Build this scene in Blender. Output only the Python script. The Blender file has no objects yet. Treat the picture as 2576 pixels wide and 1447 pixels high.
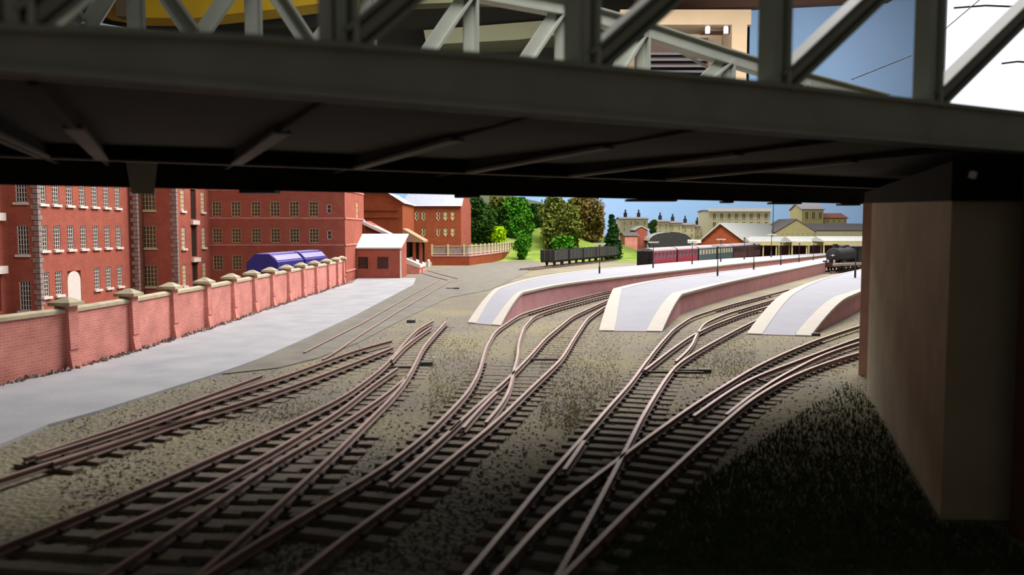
import bpy, math, random
from mathutils import Vector, Matrix, noise
random.seed(7)
SC = bpy.context.scene
COL = SC.collection

# ------------------------------------------------------------------ camera
W, HH, F, HZ, CH = 2576, 1447, 2100.0, 578.0, 5.8
PITCH = math.atan((HH / 2 - HZ) / F)
cam_data = bpy.data.cameras.new('camera')
cam = bpy.data.objects.new('camera', cam_data)
COL.objects.link(cam)
cam.location = (0, 0, CH)
cam.rotation_euler = (math.pi / 2 - PITCH, 0, 0)
cam_data.sensor_width = 36
cam_data.lens = 36 * F / W
cam_data.clip_start = 0.1
cam_data.clip_end = 2000
cam_data.dof.use_dof = True
cam_data.dof.focus_distance = 70
cam_data.dof.aperture_fstop = 0.42
SC.camera = cam

# ------------------------------------------------------------------ world, lights, exposure
wd = bpy.data.worlds.new('world')
SC.world = wd
wd.use_nodes = True
wd.node_tree.nodes['Background'].inputs[0].default_value = (0.75, 0.85, 0.8, 1)
wd.node_tree.nodes['Background'].inputs[1].default_value = 0.08
SC.view_settings.view_transform = 'Standard'
SC.view_settings.look = 'None'
SC.view_settings.gamma = 1
SC.view_settings.exposure = 0.0


def area(name, loc, target, sx, sy, power, color):
    l = bpy.data.lights.new(name, 'AREA')
    l.shape = 'RECTANGLE'; l.size = sx; l.size_y = sy; l.energy = power; l.color = color
    o = bpy.data.objects.new(name, l)
    COL.objects.link(o)
    o.location = loc
    o.rotation_euler = (Vector(target) - Vector(loc)).to_track_quat('-Z', 'Y').to_euler()
    return o


area('key_light', (38, 104, 81), (0, 50, 0), 60, 40, 152000, (1.0, 0.95, 0.94))
area('layout_light', (0, 92, 66), (0, 66, 0), 70, 16, 18000, (1.0, 0.97, 0.97))
area('fill_light', (-2, 42, 30), (-12, 84, 3), 40, 8, 9500, (1.0, 0.95, 0.94))
area('backdrop_light', (20, 232, 60), (25, 300, 34), 170, 8, 190000, (1.0, 1.0, 1.0))
area('station_light', (24, 134, 56), (27, 140, 0), 80, 24, 95000, (1.0, 0.97, 0.93))
area('bridge_light', (3, 15, 26), (7, 30, 9), 24, 4, 1500, (1.0, 1.0, 0.96)).data.spread = 1.4


# ------------------------------------------------------------------ pixel -> world helpers
def ray(px, py):
    u = (px - W / 2) / F; v = (HH / 2 - py) / F
    return Vector((u, math.cos(PITCH) + v * math.sin(PITCH), -math.sin(PITCH) + v * math.cos(PITCH)))


def G(px, py, z=0.0):
    r = ray(px, py); t = (z - CH) / r.z
    return Vector((r.x * t, r.y * t, z))


def PY(px, py, Y):
    r = ray(px, py); t = Y / r.y
    return Vector((r.x * t, Y, CH + r.z * t))


# ------------------------------------------------------------------ materials
def lin(c):
    return tuple(((v / 255) / 12.92 if v / 255 <= .04045 else ((v / 255 + .055) / 1.055) ** 2.4) for v in c)


def mat(name, rgb, rough=0.8, var=0.12, scale=3.0, metal=0.0, bump=0.0, bscale=20.0, rgb2=None, spec=0.3, detail=4):
    m = bpy.data.materials.new(name); m.use_nodes = True
    nt = m.node_tree; N = nt.nodes; L = nt.links
    b = N['Principled BSDF']
    c = lin(rgb)
    tc = N.new('ShaderNodeTexCoord')
    nz = N.new('ShaderNodeTexNoise'); nz.inputs['Scale'].default_value = scale; nz.inputs['Detail'].default_value = detail
    L.new(tc.outputs['Object'], nz.inputs['Vector'])
    cr = N.new('ShaderNodeValToRGB')
    cr.color_ramp.elements[0].position = .3; cr.color_ramp.elements[1].position = .7
    if rgb2:
        c2 = lin(rgb2)
        cr.color_ramp.elements[0].color = (*c, 1); cr.color_ramp.elements[1].color = (*c2, 1)
    else:
        cr.color_ramp.elements[0].color = (*[v * (1 - var) for v in c], 1)
        cr.color_ramp.elements[1].color = (*[min(1, v * (1 + var)) for v in c], 1)
    L.new(nz.outputs['Fac'], cr.inputs['Fac']); L.new(cr.outputs['Color'], b.inputs['Base Color'])
    b.inputs['Roughness'].default_value = rough; b.inputs['Metallic'].default_value = metal
    b.inputs['Specular IOR Level'].default_value = spec
    if bump:
        n2 = N.new('ShaderNodeTexNoise'); n2.inputs['Scale'].default_value = bscale; n2.inputs['Detail'].default_value = 5
        L.new(tc.outputs['Object'], n2.inputs['Vector'])
        bp = N.new('ShaderNodeBump'); bp.inputs['Strength'].default_value = bump; bp.inputs['Distance'].default_value = .1
        L.new(n2.outputs['Fac'], bp.inputs['Height']); L.new(bp.outputs['Normal'], b.inputs['Normal'])
    return m


def brick(name, c1, c2, mortar, w=.36, h=.12, blotch=.25):
    m = bpy.data.materials.new(name); m.use_nodes = True
    nt = m.node_tree; N = nt.nodes; L = nt.links; b = N['Principled BSDF']
    uv = N.new('ShaderNodeUVMap')
    br = N.new('ShaderNodeTexBrick')
    br.inputs['Color1'].default_value = (*lin(c1), 1); br.inputs['Color2'].default_value = (*lin(c2), 1)
    br.inputs['Mortar'].default_value = (*lin(mortar), 1)
    br.inputs['Scale'].default_value = 1; br.inputs['Mortar Size'].default_value = .012
    br.inputs['Brick Width'].default_value = w; br.inputs['Row Height'].default_value = h
    L.new(uv.outputs['UV'], br.inputs['Vector'])
    tc = N.new('ShaderNodeTexCoord')
    nz = N.new('ShaderNodeTexNoise'); nz.inputs['Scale'].default_value = .9; nz.inputs['Detail'].default_value = 7
    L.new(tc.outputs['Object'], nz.inputs['Vector'])
    mr = N.new('ShaderNodeMapRange'); mr.inputs[1].default_value = .3; mr.inputs[2].default_value = .7
    mr.inputs[3].default_value = 1 - blotch; mr.inputs[4].default_value = 1 + blotch * .6
    L.new(nz.outputs['Fac'], mr.inputs[0])
    mx = N.new('ShaderNodeMix'); mx.data_type = 'RGBA'; mx.blend_type = 'MULTIPLY'; mx.inputs[0].default_value = 1
    L.new(br.outputs['Color'], mx.inputs[6])
    L.new(mr.outputs[0], mx.inputs[7]); L.new(mx.outputs[2], b.inputs['Base Color'])
    b.inputs['Roughness'].default_value = .9; b.inputs['Specular IOR Level'].default_value = .15
    return m


M = {}
M['ballast'] = None
M['brick_wall'] = brick('pink_brick', (212, 138, 124), (204, 124, 114), (216, 160, 148), blotch=.22)
M['brick_red'] = brick('red_brick', (168, 92, 74), (158, 82, 68), (180, 110, 94), blotch=.12)
M['brick_brown'] = brick('brown_brick', (152, 76, 46), (140, 66, 40), (160, 92, 60), blotch=.12)
M['brick_plat'] = brick('platform_brick', (198, 146, 150), (192, 138, 142), (204, 158, 160), blotch=.1)
M['brick_dark'] = brick('dark_brick', (120, 70, 55), (104, 60, 50), (120, 90, 75), blotch=.2)
M['stone'] = mat('stone', (186, 174, 146), .9, .15, 2)
M['stone_grey'] = mat('stone_grey', (150, 135, 128), .9, .25, 3)
M['white_paint'] = mat('white_paint', (226, 218, 208), .6, .05)
M['cream_paint'] = mat('cream_paint', (205, 195, 150), .7, .08)
M['pane'] = mat('dark_glass', (34, 30, 36), .15, .2, spec=.6)
M['pane_brown'] = mat('brown_glass', (92, 66, 52), .25, .2, spec=.5)
M['blind'] = mat('window_blind', (206, 190, 130), .8, .05)
M['rail'] = mat('rusty_rail', (134, 106, 98), .75, .2, 2.0, rgb2=(112, 94, 86))
M['rail_top'] = mat('worn_rail_top', (166, 142, 132), .5, .15, 1.2, metal=.25)
M['sleeper'] = mat('weathered_sleeper', (112, 102, 90), .95, .2, 3, rgb2=(132, 120, 106))
M['chair'] = mat('rail_chair', (74, 62, 58), .8, .2)
M['concrete'] = mat('concrete', (148, 150, 154), .9, .07, .5, rgb2=(166, 166, 168), bump=.15, bscale=6, detail=8)
M['asphalt'] = mat('grey_roadway', (108, 104, 96), .95, .1, .7, rgb2=(124, 120, 110), bump=.3, bscale=8, detail=8)
M['plat_top'] = mat('platform_surface', (150, 150, 157), .9, .04, .6, detail=7)
M['plat_edge'] = mat('platform_edging', (178, 172, 162), .85, .04, 1)
M['bridge'] = mat('bridge_grey', (158, 160, 146), .55, .1, 1.5, spec=.4)
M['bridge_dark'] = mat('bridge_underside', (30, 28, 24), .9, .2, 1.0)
M['post_lit_grey'] = mat('post_lit_grey', (184, 188, 176), .5, .08, 1.5, spec=.4)  # same paint as the bridge, lightened to stand in for light on the posts
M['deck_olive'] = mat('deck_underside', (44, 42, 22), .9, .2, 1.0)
M['girder_lit_pale'] = mat('lit_pale_girder', (98, 90, 76), .7, .2, 1.0)  # paler than the girders, painting in the light along their bottom flanges
M['truss_pale'] = mat('pale_truss', (176, 178, 168), .55, .06, 1.5)
M['rivet'] = mat('dark_iron', (60, 60, 58), .6, .2)
M['pier'] = mat('pier_render', (198, 188, 162), .9, .12, .8, bump=.2, bscale=4)
M['pier_brown'] = mat('pier_timber', (160, 124, 106), .8, .12, 1.0)
M['pier_shade'] = mat('pier_brickwork', (96, 70, 56), .95, .15, 1.0)
M['slate'] = mat('grey_slate', (158, 162, 176), .8, .07, 1.5)
M['roof_white'] = mat('pale_roof', (196, 198, 194), .8, .05, 1.5)
M['roof_tan'] = mat('tan_roof', (168, 136, 104), .9, .1)
M['dark_void'] = mat('dark_interior', (40, 26, 18), .95, .2)
M['blue'] = mat('blue_paint', (60, 52, 138), .4, .08, spec=.5)
M['blue_pale'] = mat('pale_blue_strip', (158, 152, 206), .4, .06, spec=.5)
M['wagon'] = mat('wagon_grey', (58, 58, 57), .85, .2, 2)
M['wagon_dark'] = mat('wagon_black', (40, 38, 40), .8, .2)
M['crimson'] = mat('crimson_paint', (168, 50, 74), .45, .08)
M['teal'] = mat('teal_paint', (74, 96, 106), .45, .08)
M['brown_coach'] = mat('brown_paint', (92, 52, 56), .5, .1)
M['coach_roof'] = mat('coach_roof', (140, 132, 136), .8, .08)
M['yellow_stone'] = mat('yellow_stone', (186, 176, 126), .9, .08, 2)
M['cream_stone'] = mat('cream_stone', (190, 184, 150), .9, .08, 2)
M['far_roof'] = mat('far_roof', (134, 128, 130), .9, .08)
M['grass'] = mat('meadow_grass', (104, 132, 44), .95, .2, .35, rgb2=(140, 158, 72), bump=.4, bscale=3)
M['grass_dark'] = mat('dark_grass', (58, 76, 42), .95, .3, 1.5, rgb2=(84, 98, 62))
M['hill'] = mat('hazy_hill', (100, 102, 84), 1, .08, .05)
M['sky'] = mat('painted_sky', (128, 164, 196), .95, .05, .012, rgb2=(150, 178, 216))
M['yard'] = mat('yard_surface', (120, 100, 88), .95, .12, .6)
M['yellow_beam'] = mat('yellow_beam', (188, 160, 30), .6, .15, .1, rgb2=(170, 122, 30))
M['tan_box'] = mat('tan_board', (98, 82, 62), .8, .08, .1)
M['dark_room'] = mat('dark_wall', (24, 20, 12), .95, .1, .05)
M['shelf'] = mat('shelf_paint', (104, 102, 76), .7, .08, .1)
M['orange_wood'] = mat('orange_wood', (66, 40, 24), .7, .1, .1)
M['grey_pipe'] = mat('grey_pipe', (84, 82, 78), .6, .1)
M['white_strip'] = mat('white_board', (226, 232, 240), .6, .03)
M['loco'] = mat('loco_black', (34, 32, 36), .65, .2, spec=.6)
M['trunk'] = mat('bark', (84, 66, 46), .95, .2)


def leafmat(name, a, b):
    return mat(name, a, .9, rgb2=b, scale=.8, spec=.1)


M['leaf_dark'] = leafmat('dark_leaf', (34, 62, 20), (58, 92, 34))
M['leaf_green'] = leafmat('green_leaf', (46, 104, 18), (78, 138, 36))
M['leaf_olive'] = leafmat('olive_leaf', (74, 88, 30), (112, 118, 52))
M['leaf_brown'] = leafmat('brown_leaf', (86, 80, 34), (114, 96, 50))
M['tuft'] = leafmat('dry_tuft', (156, 148, 112), (176, 168, 130))
M['leaf_lime'] = leafmat('lime_leaf', (150, 190, 10), (178, 212, 30))
M['leaf_fir'] = leafmat('fir_leaf', (24, 52, 22), (44, 78, 36))


def ballast_mat():
    m = bpy.data.materials.new('ballast'); m.use_nodes = True
    nt = m.node_tree; N = nt.nodes; L = nt.links; b = N['Principled BSDF']
    tc = N.new('ShaderNodeTexCoord')
    n1 = N.new('ShaderNodeTexNoise'); n1.inputs['Scale'].default_value = .16; n1.inputs['Detail'].default_value = 3
    n2 = N.new('ShaderNodeTexNoise'); n2.inputs['Scale'].default_value = 5.5; n2.inputs['Detail'].default_value = 8; n2.inputs['Roughness'].default_value = .75
    vo = N.new('ShaderNodeTexVoronoi'); vo.inputs['Scale'].default_value = 7
    for n in (n1, n2, vo): L.new(tc.outputs['Object'], n.inputs['Vector'])
    r1 = N.new('ShaderNodeValToRGB')
    e = r1.color_ramp.elements
    e[0].position = .4; e[0].color = (*lin((124, 118, 107)), 1)
    e[1].position = .62; e[1].color = (*lin((137, 130, 106)), 1)
    L.new(n1.outputs['Fac'], r1.inputs['Fac'])
    r2 = N.new('ShaderNodeMapRange'); r2.inputs[1].default_value = .33; r2.inputs[2].default_value = .67
    r2.inputs[3].default_value = .66; r2.inputs[4].default_value = 1.3
    L.new(n2.outputs['Fac'], r2.inputs[0])
    mx = N.new('ShaderNodeMix'); mx.data_type = 'RGBA'; mx.blend_type = 'MULTIPLY'; mx.inputs[0].default_value = 1
    L.new(r1.outputs['Color'], mx.inputs[6]); L.new(r2.outputs[0], mx.inputs[7])
    L.new(mx.outputs[2], b.inputs['Base Color'])
    b.inputs['Roughness'].default_value = 1; b.inputs['Specular IOR Level'].default_value = .1
    bp = N.new('ShaderNodeBump'); bp.inputs['Strength'].default_value = .5; bp.inputs['Distance'].default_value = .12
    L.new(vo.outputs['Distance'], bp.inputs['Height']); L.new(bp.outputs['Normal'], b.inputs['Normal'])
    return m


M['ballast'] = ballast_mat()
M['chips'] = mat('stone_chips', (116, 110, 98), 1, rgb2=(140, 132, 114), scale=1.5, spec=.1)


# ------------------------------------------------------------------ mesh builder
class MB:
    def __init__(s): s.v = []; s.f = []; s.m = []

    def quad(s, *ps, mi=0):
        i = len(s.v); s.v += [Vector(p) for p in ps]; s.f.append(tuple(range(i, i + len(ps)))); s.m.append(mi); return s

    def hexa(s, a, b, mi=0):  # a: 4 bottom points (ccw from above), b: 4 top points
        i = len(s.v); s.v += [Vector(p) for p in a] + [Vector(p) for p in b]
        for f in ((3, 2, 1, 0), (4, 5, 6, 7), (0, 1, 5, 4), (1, 2, 6, 5), (2, 3, 7, 6), (3, 0, 4, 7)):
            s.f.append(tuple(i + k for k in f)); s.m.append(mi)
        return s

    def box(s, x0, x1, y0, y1, z0, z1, mi=0):
        return s.hexa([(x0, y0, z0), (x1, y0, z0), (x1, y1, z0), (x0, y1, z0)], [(x0, y0, z1), (x1, y0, z1), (x1, y1, z1), (x0, y1, z1)], mi)

    def beam(s, p, q, w, h, up=(0, 0, 1), mi=0):
        p = Vector(p); q = Vector(q); d = (q - p).normalized(); up = Vector(up)
        side = d.cross(up)
        if side.length < 1e-4: side = d.cross(Vector((0, 1, 0)))
        side.normalize(); u = side.cross(d).normalized()
        a = []
        for e in (p, q):
            for sx, sz in ((-1, -1), (1, -1), (1, 1), (-1, 1)):
                a.append(e + side * sx * w / 2 + u * sz * h / 2)
        i = len(s.v); s.v += a
        for f in ((0, 1, 2, 3), (7, 6, 5, 4), (1, 0, 4, 5), (2, 1, 5, 6), (3, 2, 6, 7), (0, 3, 7, 4)):
            s.f.append(tuple(i + k for k in f)); s.m.append(mi)
        return s

    def prism(s, poly, z0, z1, mi=0):
        n = len(poly); i = len(s.v)
        zz0 = z0 if isinstance(z0, (list, tuple)) else [z0] * n
        zz1 = z1 if isinstance(z1, (list, tuple)) else [z1] * n
        s.v += [Vector((p[0], p[1], zz0[k])) for k, p in enumerate(poly)] + [Vector((p[0], p[1], zz1[k])) for k, p in enumerate(poly)]
        s.f.append(tuple(range(i + n - 1, i - 1, -1))); s.m.append(mi)
        s.f.append(tuple(range(i + n, i + 2 * n))); s.m.append(mi)
        for k in range(n):
            k2 = (k + 1) % n
            s.f.append((i + k, i + k2, i + n + k2, i + n + k)); s.m.append(mi)
        return s

    def tube(s, pts, r, n=10, mi=0, cap=True):
        pts = [Vector(p) for p in pts]; rs = r if isinstance(r, (list, tuple)) else [r] * len(pts)
        i = len(s.v)
        for k, p in enumerate(pts):
            a = pts[max(0, k - 1)]; b = pts[min(len(pts) - 1, k + 1)]; d = (b - a).normalized()
            sd = d.cross(Vector((0, 0, 1)))
            if sd.length < 1e-3: sd = d.cross(Vector((0, 1, 0)))
            sd.normalize(); u = sd.cross(d)
            for j in range(n):
                t = 2 * math.pi * j / n
                s.v.append(p + sd * math.cos(t) * rs[k] + u * math.sin(t) * rs[k])
        for k in range(len(pts) - 1):
            for j in range(n):
                j2 = (j + 1) % n
                s.f.append((i + k * n + j, i + k * n + j2, i + (k + 1) * n + j2, i + (k + 1) * n + j)); s.m.append(mi)
        if cap:
            s.f.append(tuple(i + j for j in range(n))[::-1]); s.m.append(mi)
            s.f.append(tuple(i + (len(pts) - 1) * n + j for j in range(n))); s.m.append(mi)
        return s

    def sweep(s, pts, prof, mis=None, closed=True):  # profile (w, z) swept along a ground line
        pts = [Vector(p) for p in pts]; n = len(prof); i = len(s.v)
        for k, p in enumerate(pts):
            a = pts[max(0, k - 1)]; b = pts[min(len(pts) - 1, k + 1)]; d = (b - a); d.z = 0; d.normalize()
            sd = Vector((d.y, -d.x, 0))
            for w, z in prof: s.v.append(p + sd * w + Vector((0, 0, z)))
        for k in range(len(pts) - 1):
            for j in range(n if closed else n - 1):
                j2 = (j + 1) % n
                s.f.append((i + k * n + j, i + k * n + j2, i + (k + 1) * n + j2, i + (k + 1) * n + j)); s.m.append(mis[j] if mis else 0)
        if closed:
            s.f.append(tuple(i + j for j in range(n))); s.m.append(0)
            s.f.append(tuple(i + (len(pts) - 1) * n + j for j in range(n))[::-1]); s.m.append(0)
        return s


def root_loc(o):
    while o.parent: o = o.parent
    return o.location.copy()


def obj(name, mb, mats, parent=None, smooth=False, recalc=True):
    me = bpy.data.meshes.new(name)
    off = root_loc(parent) if parent else Vector((0, 0, 0))
    me.from_pydata([v - off for v in mb.v], [], mb.f)
    if not isinstance(mats, (list, tuple)): mats = [mats]
    for m in mats: me.materials.append(M[m] if isinstance(m, str) else m)
    for p, mi in zip(me.polygons, mb.m): p.material_index = mi; p.use_smooth = smooth
    me.update()
    if recalc:
        import bmesh
        bm = bmesh.new(); bm.from_mesh(me); bmesh.ops.recalc_face_normals(bm, faces=bm.faces); bm.to_mesh(me); bm.free()
    uv = me.uv_layers.new(name='UVMap').data
    for p in me.polygons:
        n = p.normal
        t = None
        if abs(n.z) < .7:
            t = Vector((-n.y, n.x, 0)).normalized()
        for li in p.loop_indices:
            co = me.vertices[me.loops[li].vertex_index].co
            uv[li].uv = (co.dot(t), co.z) if t else (co.x, co.y)
    o = bpy.data.objects.new(name, me); COL.objects.link(o)
    if parent: o.parent = parent
    return o


def tag(o, label=None, cat=None, group=None, kind=None):
    if label: o['label'] = label
    if cat: o['category'] = cat
    if group: o['group'] = group
    if kind: o['kind'] = kind
    return o


def thing(name, label, cat, loc=(0, 0, 0), rz=0, group=None, kind=None):
    o = bpy.data.objects.new(name, None); o.empty_display_size = .3
    COL.objects.link(o); o.location = loc; o.rotation_euler = (0, 0, rz)
    return tag(o, label, cat, group, kind)


def copy_tree(o, parent=None):
    c = o.copy(); COL.objects.link(c)
    if parent: c.parent = parent
    for ch in list(o.children): copy_tree(ch, c)
    return c


def place(o, loc, rz=0, label=None, group=None):
    o.location = loc; o.rotation_euler = (0, 0, rz)
    if label: o['label'] = label
    if group: o['group'] = group
    return o


# lines
def resample(pts, step):
    out = [pts[0].copy()]; acc = 0
    for a, b in zip(pts, pts[1:]):
        d = (b - a).length
        while acc + d >= step:
            t = (step - acc) / d; a = a.lerp(b, t); out.append(a.copy()); d = (b - a).length; acc = 0
        acc += d
    if (out[-1] - pts[-1]).length > .05: out.append(pts[-1].copy())
    return out


def smooth_line(pts, step=.5, it=12):
    p = resample(pts, step)
    for _ in range(it):
        q = [v.copy() for v in p]
        for i in range(1, len(p) - 1): q[i] = p[i] * .5 + (p[i - 1] + p[i + 1]) * .25
        p = q
    return p


def line(pix, z=.3, ext0=0, ext1=0, it=14, step=.5):
    p = [G(x, y, z) for x, y in pix]
    if ext0: p.insert(0, p[0] + (p[0] - p[1]).normalized() * ext0)
    if ext1: p.append(p[-1] + (p[-1] - p[-2]).normalized() * ext1)
    return smooth_line(p, step, it)


# ------------------------------------------------------------------ ground
wall_px = [(0, 972), (180, 932), (335, 888), (437, 855), (522, 830), (588, 808), (640, 790), (685, 775), (726, 762), (762, 750), (795, 740), (825, 730), (848, 722), (863, 716)]
wall_pts = [G(x, y, 0) for x, y in wall_px]
wall_pts.insert(0, wall_pts[0] + (wall_pts[0] - wall_pts[1]).normalized() * 9)
mb = MB()
poly = [(-9, 3.0)] + [(p.x, p.y) for p in wall_pts[:-1]] + [(-18.1, 92.0), (-20, 106), (-30, 130), (-60, 200), (-60, 305), (240, 305), (240, 3)]
# front strip under the viewer
mb.prism(poly[::-1], -.5, 0.0)
tag(obj('ground', mb, 'ballast'), kind='structure')
mb = MB(); mb.box(-60, 60, -4.2, -3.6, -.5, 6.6); tag(obj('unseen_ambient_blocker', mb, 'pier_shade'), kind='structure')  # added unseen behind the camera to keep ambient light off the foreground
mb = MB(); mb.box(-110, 60, 3, 304, -2.0, -.85)
tag(obj('yard_floor', mb, 'yard'), kind='structure')

# loose stones (stuff)
mb = MB()
for i in range(11000):
    py = 800 + 640 * random.random() ** 1.1; px = random.uniform(150, 2250)
    p = G(px, py, 0)
    if p.y < 9: continue
    r = random.uniform(.02, .045)
    c = p + Vector((0, 0, r * .4))
    i0 = len(mb.v)
    for d in ((1, 0, 0), (0, 1, 0), (-1, 0, 0), (0, -1, 0), (0, 0, .8), (0, 0, -.8)):
        mb.v.append(c + Vector(d) * r * random.uniform(.7, 1.3))
    for f in ((0, 1, 4), (1, 2, 4), (2, 3, 4), (3, 0, 4), (1, 0, 5), (2, 1, 5), (3, 2, 5), (0, 3, 5)):
        mb.f.append(tuple(i0 + k for k in f)); mb.m.append(0)
tag(obj('ballast_stones', mb, 'chips', recalc=False), 'grey and sandy ballast chippings strewn over and between the tracks', 'ballast', kind='stuff')

# concrete roadway by the wall
mb = MB()
cp = [G(x, y, .1) for x, y in [(-40, 1160), (0, 1118), (120, 1068), (250, 1032), (430, 975), (560, 935), (650, 903), (760, 855), (900, 790), (1040, 716), (1046, 700), (900, 699), (886, 712), (868, 716)]]
side = [p.copy() for p in wall_pts[:-1]][::-1]
poly = [(p.x, p.y) for p in cp] + [(p.x + .25, p.y - .25) for p in side]
mb.prism(poly, -.2, .1)
tag(obj('concrete_roadway', mb, 'concrete'), 'pale grey concrete roadway between the pink brick wall and the tracks', 'road')
mb = MB()
ap = [G(x, y, .05) for x, y in [(560, 940), (655, 903), (765, 853), (905, 788), (1044, 712), (1050, 694), (1062, 682), (1190, 668), (1330, 650), (1365, 668), (1270, 712), (1230, 730), (1130, 748), (1020, 800), (900, 862), (800, 900), (700, 925)]]
mb.prism([(p.x, p.y) for p in ap], -.2, .05)
tag(obj('grey_roadway', mb, 'asphalt'), 'smooth darker grey strip holding the inset tramway rails', 'road')

# weeds along the wall foot
mb = MB()
for a, b in zip(wall_pts, wall_pts[1:]):
    n = int((b - a).length * 9)
    for k in range(n):
        p = a.lerp(b, random.random()) + Vector((random.uniform(.05, .42), random.uniform(-.42, -.05), .1))
        r = random.uniform(.05, .14)
        mb.quad(p + Vector((-r, 0, 0)), p + Vector((r, random.uniform(-.1, .1), 0)), p + Vector((random.uniform(-r, r), random.uniform(-.05, .05), random.uniform(.05, .2))))
        mb.quad(p + Vector((0, -r, 0)), p + Vector((random.uniform(-.1, .1), r, 0)), p + Vector((random.uniform(-r, r), random.uniform(-.05, .05), random.uniform(.05, .2))))
tag(obj('wall_weeds', mb, 'stone_grey', recalc=False), 'grey weeds and grit along the foot of the pink brick wall', 'weeds', kind='stuff')

# ------------------------------------------------------------------ tracks
RAIL = [(-.085, -.17), (.085, -.17), (.085, -.14), (.02, -.12), (.02, -.05), (.05, -.04), (.05, 0), (-.05, 0), (-.05, -.04), (-.02, -.05), (-.02, -.12), (-.085, -.14)]
RMI = [0, 0, 0, 0, 0, 0, 1, 0, 0, 0, 0, 0]


def nearest(line_, p):
    best = None
    for a, b in zip(line_, line_[1:]):
        ab = b - a; t = max(0, min(1, (p - a).dot(ab) / ab.length_squared)); q = a + ab * t
        d = (q - p).length
        if best is None or d < best[0]: best = (d, q, t)
    return best


def track(label, rails, pairs, sleep_z=.1, spacing=.78, group=None, name='railway_track'):
    lines = {k: line(*v) if isinstance(v, tuple) else line(v) for k, v in rails.items()}
    first = next(iter(lines.values()))
    t = thing(name, label, 'track', (first[0].x, first[0].y, 0), group=group)
    for k, ln in lines.items():
        m = MB(); m.sweep(ln, RAIL, RMI)
        obj('rail', m, ['rail', 'rail_top'], t)
    done = []
    for (l, r, s0, s1) in pairs:
        L = lines[l]; Rr = lines[r]
        pts = resample(L, spacing)
        n = len(pts)
        for i in range(int(n * s0), int(n * s1)):
            p = pts[i]
            a = pts[max(0, i - 1)]; b = pts[min(n - 1, i + 1)]
            d = (b - a).normalized()
            dist, q, tt = nearest(Rr, p)
            if dist < .7 or dist > 3.4: continue
            mid = (p + q) / 2
            if any((mid - o).length < spacing * .72 for o in done): continue
            done.append(mid)
            e = (q - p).normalized()
            p0 = p - e * .55; q0 = q + e * .55
            m = MB()
            jit = random.uniform(-.03, .03)
            sink = max(0, min(1, (mid.y - 19) / 14)) * .085
            for v in (p0, q0): v.z = sleep_z - .1 + jit * .3 - sink
            m.beam(p0, q0, .3, .2)
            for c in (p, q):
                for sg in (-1, 1):
                    cc = c + e * sg * .1
                    cc.z = sleep_z + .04 - sink * 1.3
                    m.beam(cc - e * .06, cc + e * .06, .18, .09, mi=1)
            obj('sleeper', m, ['sleeper', 'chair'], t)
            if len(done) > 98: break
    return t, lines


# T1: leftmost siding beside the concrete road
track('leftmost siding track running beside the grey concrete roadway', {
    'a': ([(60, 1151), (163, 1117), (265, 1085), (378, 1046), (491, 1004), (567, 977), (660, 943)],),
    'b': ([(90, 1148), (163, 1127), (265, 1095), (378, 1058), (491, 1016), (600, 980), (700, 950), (790, 918), (879, 885), (930, 870), (985, 856)],),
    'c': ([(132, 1163), (265, 1122), (359, 1089), (454, 1056), (529, 1030)],),
    'd': ([(0, 1202), (113, 1165), (227, 1132), (302, 1106), (378, 1081), (491, 1044), (624, 1008), (760, 961), (860, 923), (912, 903), (988, 873)], .3, 4)},
    [('b', 'd', 0, .93)])
# T0: tramway inset in road
track('tramway track of thin rails sunk in the grey strip left of the platforms', {
    'a': ([(765, 886), (812, 862), (912, 812), (1034, 742), (1091, 712), (1105, 704)], .12),
    'b': ([(812, 903), (845, 885), (897, 848), (1003, 782), (1103, 724), (1135, 706)], .12),
    'c': ([(1052, 684), (1085, 694), (1125, 704)], .12),
    'd': ([(1075, 680), (1110, 690), (1150, 700)], .12)}, [])
# T2: big double turnout
track('second track from the left, a turnout with two switch blades', {
    'a': ([(0, 1372), (113, 1327), (265, 1267), (431, 1195), (548, 1142), (658, 1095), (760, 1047), (860, 1000), (905, 968), (967, 921), (1000, 882), (1018, 861), (1049, 828), (1090, 806)], .3, 5),
    'b': ([(234, 1354), (340, 1310), (416, 1274), (491, 1238), (600, 1182), (692, 1130), (760, 1090), (860, 1030), (930, 972), (1000, 925)], .3),
    'c': ([(265, 1444), (380, 1370), (488, 1301), (643, 1190), (718, 1144), (806, 1098), (870, 1058), (970, 993), (1022, 948)], .3, 4),
    'd': ([(499, 1444), (590, 1365), (662, 1305), (760, 1211), (860, 1123), (913, 1068), (973, 1012), (1010, 972), (1036, 930), (1064, 873), (1094, 839), (1122, 809)], .3, 4),
    'e': ([(985, 905), (1015, 872), (1055, 842), (1085, 822)], .3)},
    [('a', 'c', 0, .55), ('c', 'd', 0, .95), ('a', 'd', .45, .97)])
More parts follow.
